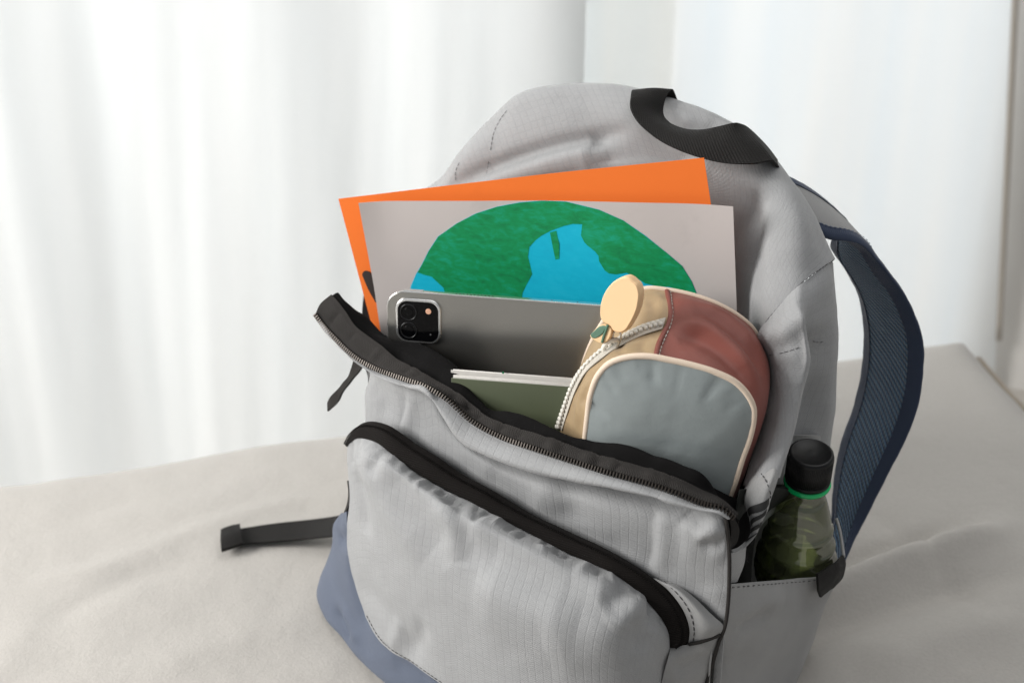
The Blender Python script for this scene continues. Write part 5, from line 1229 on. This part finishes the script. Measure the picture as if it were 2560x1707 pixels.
gR = [(0.0393, 0.7713, 0.1767), (0.0425, 0.7703, 0.2029), (0.0475, 0.7691, 0.2250), (0.0518, 0.7681, 0.2464), (0.0584, 0.7667, 0.2658), (0.0679, 0.7649, 0.2837), (0.0779, 0.7631, 0.2957), (0.0898, 0.7611, 0.3021), (0.1040, 0.7588, 0.3022), (0.1112, 0.7577, 0.3014), (0.1231, 0.7558, 0.2991), (0.1395, 0.7533, 0.2935), (0.1527, 0.7514, 0.2860), (0.1629, 0.7499, 0.2769), (0.1693, 0.7492, 0.2630), (0.1709, 0.7492, 0.2462), (0.1697, 0.7497, 0.2271), (0.1667, 0.7506, 0.2073), (0.1636, 0.7515, 0.1816), (0.1592, 0.7526, 0.1607), (0.1560, 0.7535, 0.1395)]
k0 = 8
tan_cr = [([(0.0698, 0.6932, 0.2873), (0.0701, 0.7135, 0.2830), (0.0717, 0.7218, 0.2820)], -.0012, .003), ([(0.0919, 0.7436, 0.3016), (0.0940, 0.7348, 0.2994), (0.0920, 0.7266, 0.2955)], -.0016, .004), ([(0.0974, 0.7545, 0.3023), (0.0981, 0.7386, 0.3007), (0.0960, 0.7253, 0.2961)], .0014, .004), ([(0.0830, 0.6892, 0.2903), (0.0828, 0.6991, 0.2904), (0.0851, 0.7115, 0.2904)], -.0012, .003), ([(0.0451, 0.7010, 0.2448), (0.0488, 0.6979, 0.2611), (0.0551, 0.6945, 0.2757)], -.0022, .004), ([(0.0420, 0.7036, 0.2250), (0.0434, 0.7042, 0.2413), (0.0476, 0.7026, 0.2617)], .0016, .004)]
tan, tan_g = patch('tan_side', [r[:k0+1] for r in (gF, gQ, gM, gP, gR)], 90, 60, M_tan, case, .0008, tan_cr, [(.0010, 60, 2.9), (.0004, 140, 3.3)], key='tan')
mar_cr = [
    ([(0.1033, 0.7115, 0.2951), (0.1120, 0.7172, 0.2966), (0.1218, 0.7168, 0.2955), (0.1337, 0.7089, 0.2907), (0.1451, 0.6980, 0.2826), (0.1550, 0.6871, 0.2684)], .0040, .0075),
    ([(0.1051, 0.7020, 0.2930), (0.1178, 0.7058, 0.2929), (0.1297, 0.7003, 0.2892), (0.1412, 0.6905, 0.2816), (0.1508, 0.6823, 0.2692)], -.0042, .0080),
    ([(0.1177, 0.7307, 0.3007), (0.1318, 0.7278, 0.2971), (0.1452, 0.7195, 0.2895), (0.1550, 0.7093, 0.2799), (0.1612, 0.7004, 0.2687)], -.0030, .0080),
    ([(0.1218, 0.7409, 0.3013), (0.1373, 0.7360, 0.2963), (0.1509, 0.7273, 0.2884), (0.1608, 0.7185, 0.2776)], .0022, .0080),
]
mar, mar_g = patch('maroon_side', [r[k0:] for r in (gF, gQ, gM, gP, gR)], 110, 60, M_maroon, case, .0008, mar_cr, [(.0007, 40, 6.9), (.00015, 120, 1.3)], key='mar')
# folded maroon edge along the seam with its pale stitching
edge = curve([(0.0900, 0.6864, 0.2908), (0.0927, 0.6981, 0.2922), (0.0967, 0.7089, 0.2941), (0.1008, 0.7181, 0.2966), (0.1035, 0.7285, 0.2991), (0.1038, 0.7393, 0.3012), (0.1040, 0.7575, 0.3025)], 60)
tube('seam_fold', edge, .0017, M_maroon, case, 8, False, .7)
dashes('stitching', curve([(0.0918, 0.6861, 0.2905), (0.0947, 0.6971, 0.2919), (0.0987, 0.7080, 0.2941), (0.1022, 0.7164, 0.2968), (0.1048, 0.7279, 0.2993), (0.1054, 0.7391, 0.3016), (0.1064, 0.7569, 0.3023)], 60), .0030, .0012, .00042, M_thread_l, case)
bk = gR[:]
tube('piping', curve(bk, 160), .0019, M_cream, case, 10)
Rr = np.array(bk); c2_ = Rr.mean(0)
G = np.array([c2_+(Rr-c2_)*t+nC*.004*(1-t**2) for t in np.linspace(1, .03, 12)])
sheet('back_panel', np.array([curve(r, 60) for r in G]), M_case, case, .0008, 1 if normals_of(G)[5, 8, 1] > 0 else -1)
# chunky white zip: cloth tape and single teeth
M_white = plain('white_zip_plastic', (.66, .63, .57), .5)
M_wtape = fabric('white_zip_tape', (.58, .54, .47), pitch=0, weave=.0014)
zr = [(0.0323, 0.7219, 0.2157), (0.0366, 0.7208, 0.2327), (0.0412, 0.7210, 0.2478), (0.0487, 0.7171, 0.2649), (0.0601, 0.7233, 0.2736), (0.0720, 0.7226, 0.2825), (0.0858, 0.7207, 0.2912), (0.0989, 0.7193, 0.2963)]
zc = curve(zr, 300)
def zip_rows(off):
    up = np.array([(0.0339, 0.7182, 0.2168), (0.0379, 0.7161, 0.2340), (0.0422, 0.7129, 0.2506), (0.0487, 0.7073, 0.2681), (0.0596, 0.7031, 0.2813), (0.0723, 0.7162, 0.2827), (0.0858, 0.7149, 0.2907), (0.0968, 0.7149, 0.2947)])
    dn = np.array([(0.0309, 0.7262, 0.2152), (0.0358, 0.7351, 0.2263), (0.0407, 0.7377, 0.2405), (0.0478, 0.7303, 0.2600), (0.0594, 0.7301, 0.2729), (0.0718, 0.7272, 0.2837), (0.0861, 0.7254, 0.2929), (0.1000, 0.7245, 0.2979)])
    return curve(up, 120), curve(dn, 120)
zu, zd = zip_rows(0)
zm = curve(zr, 120)
G = np.array([zu, zm+np.array((-.0006, -.0010, .0010)), zd])
s_ = np.sign(np.sum(normals_of(G)*(np.array(CAMP)-G)))
G = G+normals_of(G)*s_*.0006
czip = sheet('zipper', G, M_wtape, case, .0006, s_)
tot = np.sum(np.linalg.norm(np.diff(zc, axis=0), axis=1)); kz = arc_knots(zc)
gz = lambda s: np.array([np.interp(s/tot, kz, zc[:, j]) for j in range(3)])
def tooth_mesh():
    V, Fc = [], []
    prof = [(0, .0), (.0013, .0001), (.0015, .0007), (.0013, .0014), (.0007, .0018)]
    for (r, z) in prof[1:]:
        for k in range(10):
            a = 2*math.pi*k/10
            V.append((r*math.cos(a)*1.0, r*math.sin(a)*1.35, z))
    n_ = len(prof)-1
    for i in range(n_-1):
        for k in range(10):
            Fc.append((i*10+k, i*10+(k+1) % 10, (i+1)*10+(k+1) % 10, (i+1)*10+k))
    Fc.append(tuple((n_-1)*10+k for k in range(10))); Fc.append(tuple(range(10))[::-1])
    me = bpy.data.meshes.new('tooth'); me.from_pydata(V, [], Fc); me.materials.append(M_white)
    me.polygons.foreach_set("use_smooth", [True]*len(me.polygons))
    return me
tm = tooth_mesh()
s = .001; side = 1
while s < tot-.0008:
    p = gz(s); t = gz(min(tot, s+.001))-gz(max(0, s-.001)); t /= np.linalg.norm(t)
    f = s/tot; jj = int(f*119)
    w = zd[jj]-zu[jj]; w = w-t*np.dot(w, t); w /= np.linalg.norm(w)
    nn = np.cross(t, w); nn = nn if np.dot(nn, np.array(CAMP)-p) > 0 else -nn
    Mx = Matrix(((t[0], w[0], nn[0], 0), (t[1], w[1], nn[1], 0), (t[2], w[2], nn[2], 0), (0, 0, 0, 1)))
    if Mx.to_3x3().determinant() < 0:
        Mx = Matrix(((t[0], -w[0], nn[0], 0), (t[1], -w[1], nn[1], 0), (t[2], -w[2], nn[2], 0), (0, 0, 0, 1)))
    c = p+nn*.0014+w*.0013*side
    Mx.translation = Vector(c)
    o = bpy.data.objects.new('tooth', tm); COL.objects.link(o)
    o.parent = czip
    o.matrix_local = Mx                                 # zipper sits at minus the case origin, so world = case frame
    s += .00165; side = -side

# --- apple-shaped zip charm with leaf
M_peach = plain('peach_silicone', (.80, .55, .31), .6, spec=.3, nscale=25, var=.03, brel=.05, bscale=1800)
M_leaf = plain('sage_green_silicone', (.085, .17, .115), .55)
ap = smooth_closed([(0.0720, 0.7131, 0.3323), (0.0685, 0.7148, 0.3309), (0.0646, 0.7164, 0.3277), (0.0615, 0.7174, 0.3238), (0.0587, 0.7180, 0.3186), (0.0570, 0.7179, 0.3133), (0.0562, 0.7170, 0.3071), (0.0565, 0.7160, 0.3026), (0.0580, 0.7146, 0.2999), (0.0606, 0.7130, 0.2992), (0.0628, 0.7114, 0.2981), (0.0642, 0.7102, 0.2962), (0.0664, 0.7088, 0.2952), (0.0693, 0.7072, 0.2956), (0.0721, 0.7060, 0.2978), (0.0748, 0.7054, 0.3027), (0.0772, 0.7052, 0.3082), (0.0788, 0.7053, 0.3135), (0.0797, 0.7059, 0.3189), (0.0799, 0.7067, 0.3234), (0.0793, 0.7077, 0.3265), (0.0781, 0.7089, 0.3290), (0.0763, 0.7102, 0.3302), (0.0744, 0.7116, 0.3315)], 90)
yk = math.radians(30); lk = math.radians(10)
nK = np.array((math.sin(yk)*math.cos(lk), math.cos(yk)*math.cos(lk), -math.sin(lk)))
charm = prism('apple_charm', ap, nK, .0085, M_peach, case, .0012)
ci = ap.mean(0)+(ap-ap.mean(0))*.965-nK*.0004
prism('raised_face', ci, nK, .002, M_peach, charm, .0005)
prism('leaf_base', smooth_closed([(0.0503, 0.7162, 0.2889), (0.0526, 0.7157, 0.2930), (0.0562, 0.7145, 0.2972), (0.0594, 0.7129, 0.2986), (0.0619, 0.7115, 0.2985), (0.0635, 0.7101, 0.2967), (0.0631, 0.7095, 0.2923), (0.0610, 0.7099, 0.2883), (0.0578, 0.7113, 0.2861), (0.0540, 0.7136, 0.2865)], 40), nK, .006, M_peach, charm, .0008)
prism('leaf', smooth_closed([(0.0506, 0.7154, 0.2898), (0.0529, 0.7148, 0.2935), (0.0562, 0.7137, 0.2972), (0.0590, 0.7122, 0.2983), (0.0603, 0.7114, 0.2981), (0.0594, 0.7114, 0.2956), (0.0577, 0.7118, 0.2924), (0.0552, 0.7127, 0.2899), (0.0527, 0.7139, 0.2884), (0.0512, 0.7148, 0.2886)], 40), nK, .0016, M_leaf, charm, .0006)
tube('leaf_stem', curve([(0.0613, 0.7114, 0.2994), (0.0602, 0.7112, 0.2955), (0.0590, 0.7111, 0.2915), (0.0580, 0.7108, 0.2870)], 16), .0009, M_leaf, charm)
M_steel = plain('steel_wire', (.62, .60, .58), .2, metal=1)
tube('wire_ring', smooth_closed([(0.0657, 0.7124, 0.2940), (0.0651, 0.7132, 0.2904), (0.0643, 0.7150, 0.2851), (0.0661, 0.7158, 0.2828), (0.0688, 0.7145, 0.2841), (0.0698, 0.7124, 0.2883), (0.0696, 0.7112, 0.2933), (0.0682, 0.7125, 0.2955)], 50), .0006, M_steel, charm, 8, True)
slider = empty('zipper_slider', (0, 0, 0)); slider.parent = case; slider.location = -Vector(case.location)
M_pull = plain('white_rubber_pull', (.78, .75, .68), .5)
lp = smooth_closed([(0.0593, 0.7144, 0.2800), (0.0597, 0.7137, 0.2833), (0.0618, 0.7131, 0.2861), (0.0651, 0.7127, 0.2879), (0.0677, 0.7135, 0.2878), (0.0687, 0.7148, 0.2852), (0.0668, 0.7142, 0.2830), (0.0643, 0.7141, 0.2808), (0.0616, 0.7141, 0.2789)], 50)
tube('pull_loop', lp, .0016, M_pull, slider, 10, True, .9)
tube('slider_body', curve([(0.0627, 0.7239, 0.2755), (0.0652, 0.7238, 0.2775), (0.0682, 0.7235, 0.2796), (0.0709, 0.7231, 0.2816)], 16), .0022, M_white, slider, 10, False, .8)

# ------------------------------------------------------------------ bottle in the side pocket
btop = Vector([(0.2017, 0.7102, 0.2046)][0])
tilt = R(9)
axis = Vector((-.03, -math.sin(tilt), math.cos(tilt))).normalized()
base_pt = btop-axis*.205
rot = axis.to_track_quat('Z', 'Y').to_matrix().to_4x4()
MB = Matrix.Translation(base_pt) @ rot @ Matrix.Diagonal((1.10, 1.10, 1, 1))
bottle = empty('drink_bottle', base_pt+axis*.03)
tag(bottle, 'green tinted clear plastic bottle with black screw cap in the side pocket', 'bottle')
def bottle_mat():
    m, nt, b = new_mat('green_tinted_plastic')
    out = [q for q in nt.nodes if q.type == 'OUTPUT_MATERIAL'][0]
    nt.nodes.remove(b)
    tr = node(nt, 'ShaderNodeBsdfTransparent'); tr.inputs[0].default_value = (.80, .86, .62, 1)
    gl = node(nt, 'ShaderNodeBsdfGlossy'); gl.inputs[1].default_value = .035
    fr = node(nt, 'ShaderNodeFresnel'); fr.inputs[0].default_value = 1.5
    tc = node(nt, 'ShaderNodeTexCoord').outputs['Object']
    df = node(nt, 'ShaderNodeBsdfDiffuse'); df.inputs[0].default_value = (.34, .36, .22, 1)
    m0 = node(nt, 'ShaderNodeMixShader'); m0.inputs[0].default_value = .24
    nt.links.new(tr.outputs[0], m0.inputs[1]); nt.links.new(df.outputs[0], m0.inputs[2])
    mx = node(nt, 'ShaderNodeMixShader')
    nt.links.new(math_n(nt, 'MULTIPLY_ADD', fr.outputs[0], 1.1, .07), mx.inputs[0]); nt.links.new(m0.outputs[0], mx.inputs[1]); nt.links.new(gl.outputs[0], mx.inputs[2])
    nt.links.new(mx.outputs[0], out.inputs[0])
    return m
M_pet = bottle_mat()
prof = [(.010, .0305), (.018, .03), (.0205, .034), (.021, .045), (.021, .068), (.0225, .078), (.0255, .088), (.0266, .096), (.0264, .10)]
for k in range(56):                                   # conical shoulder with raised spiral-like ribs
    t = k/55
    z = .10+.066*t
    r = .0118+.0146*(1-t)**.72
    r += .0010*math.exp(-((t-.12)/.035)**2)+.0010*math.exp(-((t-.34)/.035)**2)+.0009*math.exp(-((t-.56)/.035)**2)
    prof.append((r, z))
prof += [(.0118, .172), (.0118, .178)]
lathe('body', prof, M_pet, MB, bottle, 64)
def liquid_mat():
    m, nt, b = new_mat('pale_drink')
    out = [q for q in nt.nodes if q.type == 'OUTPUT_MATERIAL'][0]
    tr = node(nt, 'ShaderNodeBsdfTransparent'); tr.inputs[0].default_value = (.86, .90, .70, 1)
    b.inputs['Base Color'].default_value = (.40, .42, .22, 1)
    b.inputs['Roughness'].default_value = .05
    mx = node(nt, 'ShaderNodeMixShader'); mx.inputs[0].default_value = .12
    nt.links.new(tr.outputs[0], mx.inputs[1]); nt.links.new(b.outputs[0], mx.inputs[2]); nt.links.new(mx.outputs[0], out.inputs[0])
    return m
lathe('drink', [(.010, .033), (.018, .034), (.0195, .045), (.0195, .068), (.021, .078), (.024, .088), (.0250, .096), (.0247, .100), (.0225, .110), (.0195, .122), (.0160, .136), (.0128, .150), (.0124, .1502), (.004, .1503)], liquid_mat(), MB, bottle, 48)
M_green_p = plain('green_neck_ring', (.0, .46, .13), .12, spec=.6)
MB = Matrix.Translation(base_pt) @ rot @ Matrix.Diagonal((1.04, 1.04, 1, 1))
lathe('neck_ring', [(.0119, .176), (.0152, .1765), (.0156, .178), (.0152, .1797), (.0119, .180)], M_green_p, MB, bottle, 48, False)
M_cap = plain('black_cap_plastic', (.006, .006, .0062), .36, spec=.3)
cap_prof = [(.0140, .1815), (.0147, .1820), (.0147, .2022), (.0143, .2042), (.0132, .2050), (.0124, .2050), (.0121, .2046), (.002, .2046)]
capo = lathe('cap', cap_prof, M_cap, MB, bottle, 64)
lathe('cap_band', [(.0138, .1808), (.0148, .1808), (.0149, .1838), (.0140, .1838)], M_cap, MB, bottle, 64, False)
ribs = []
for k in range(80):
    a = 2*math.pi*k/80
    q = [MB @ Vector((.0147*math.cos(a), .0147*math.sin(a), z)) for z in (.1845, .2020)]
    ribs.append(tube_geo(q, .00028, 4))
V, Fc = merge(ribs)
o = mesh_obj('cap_ribs', V, Fc, M_cap, bottle); o['kind'] = 'stuff'
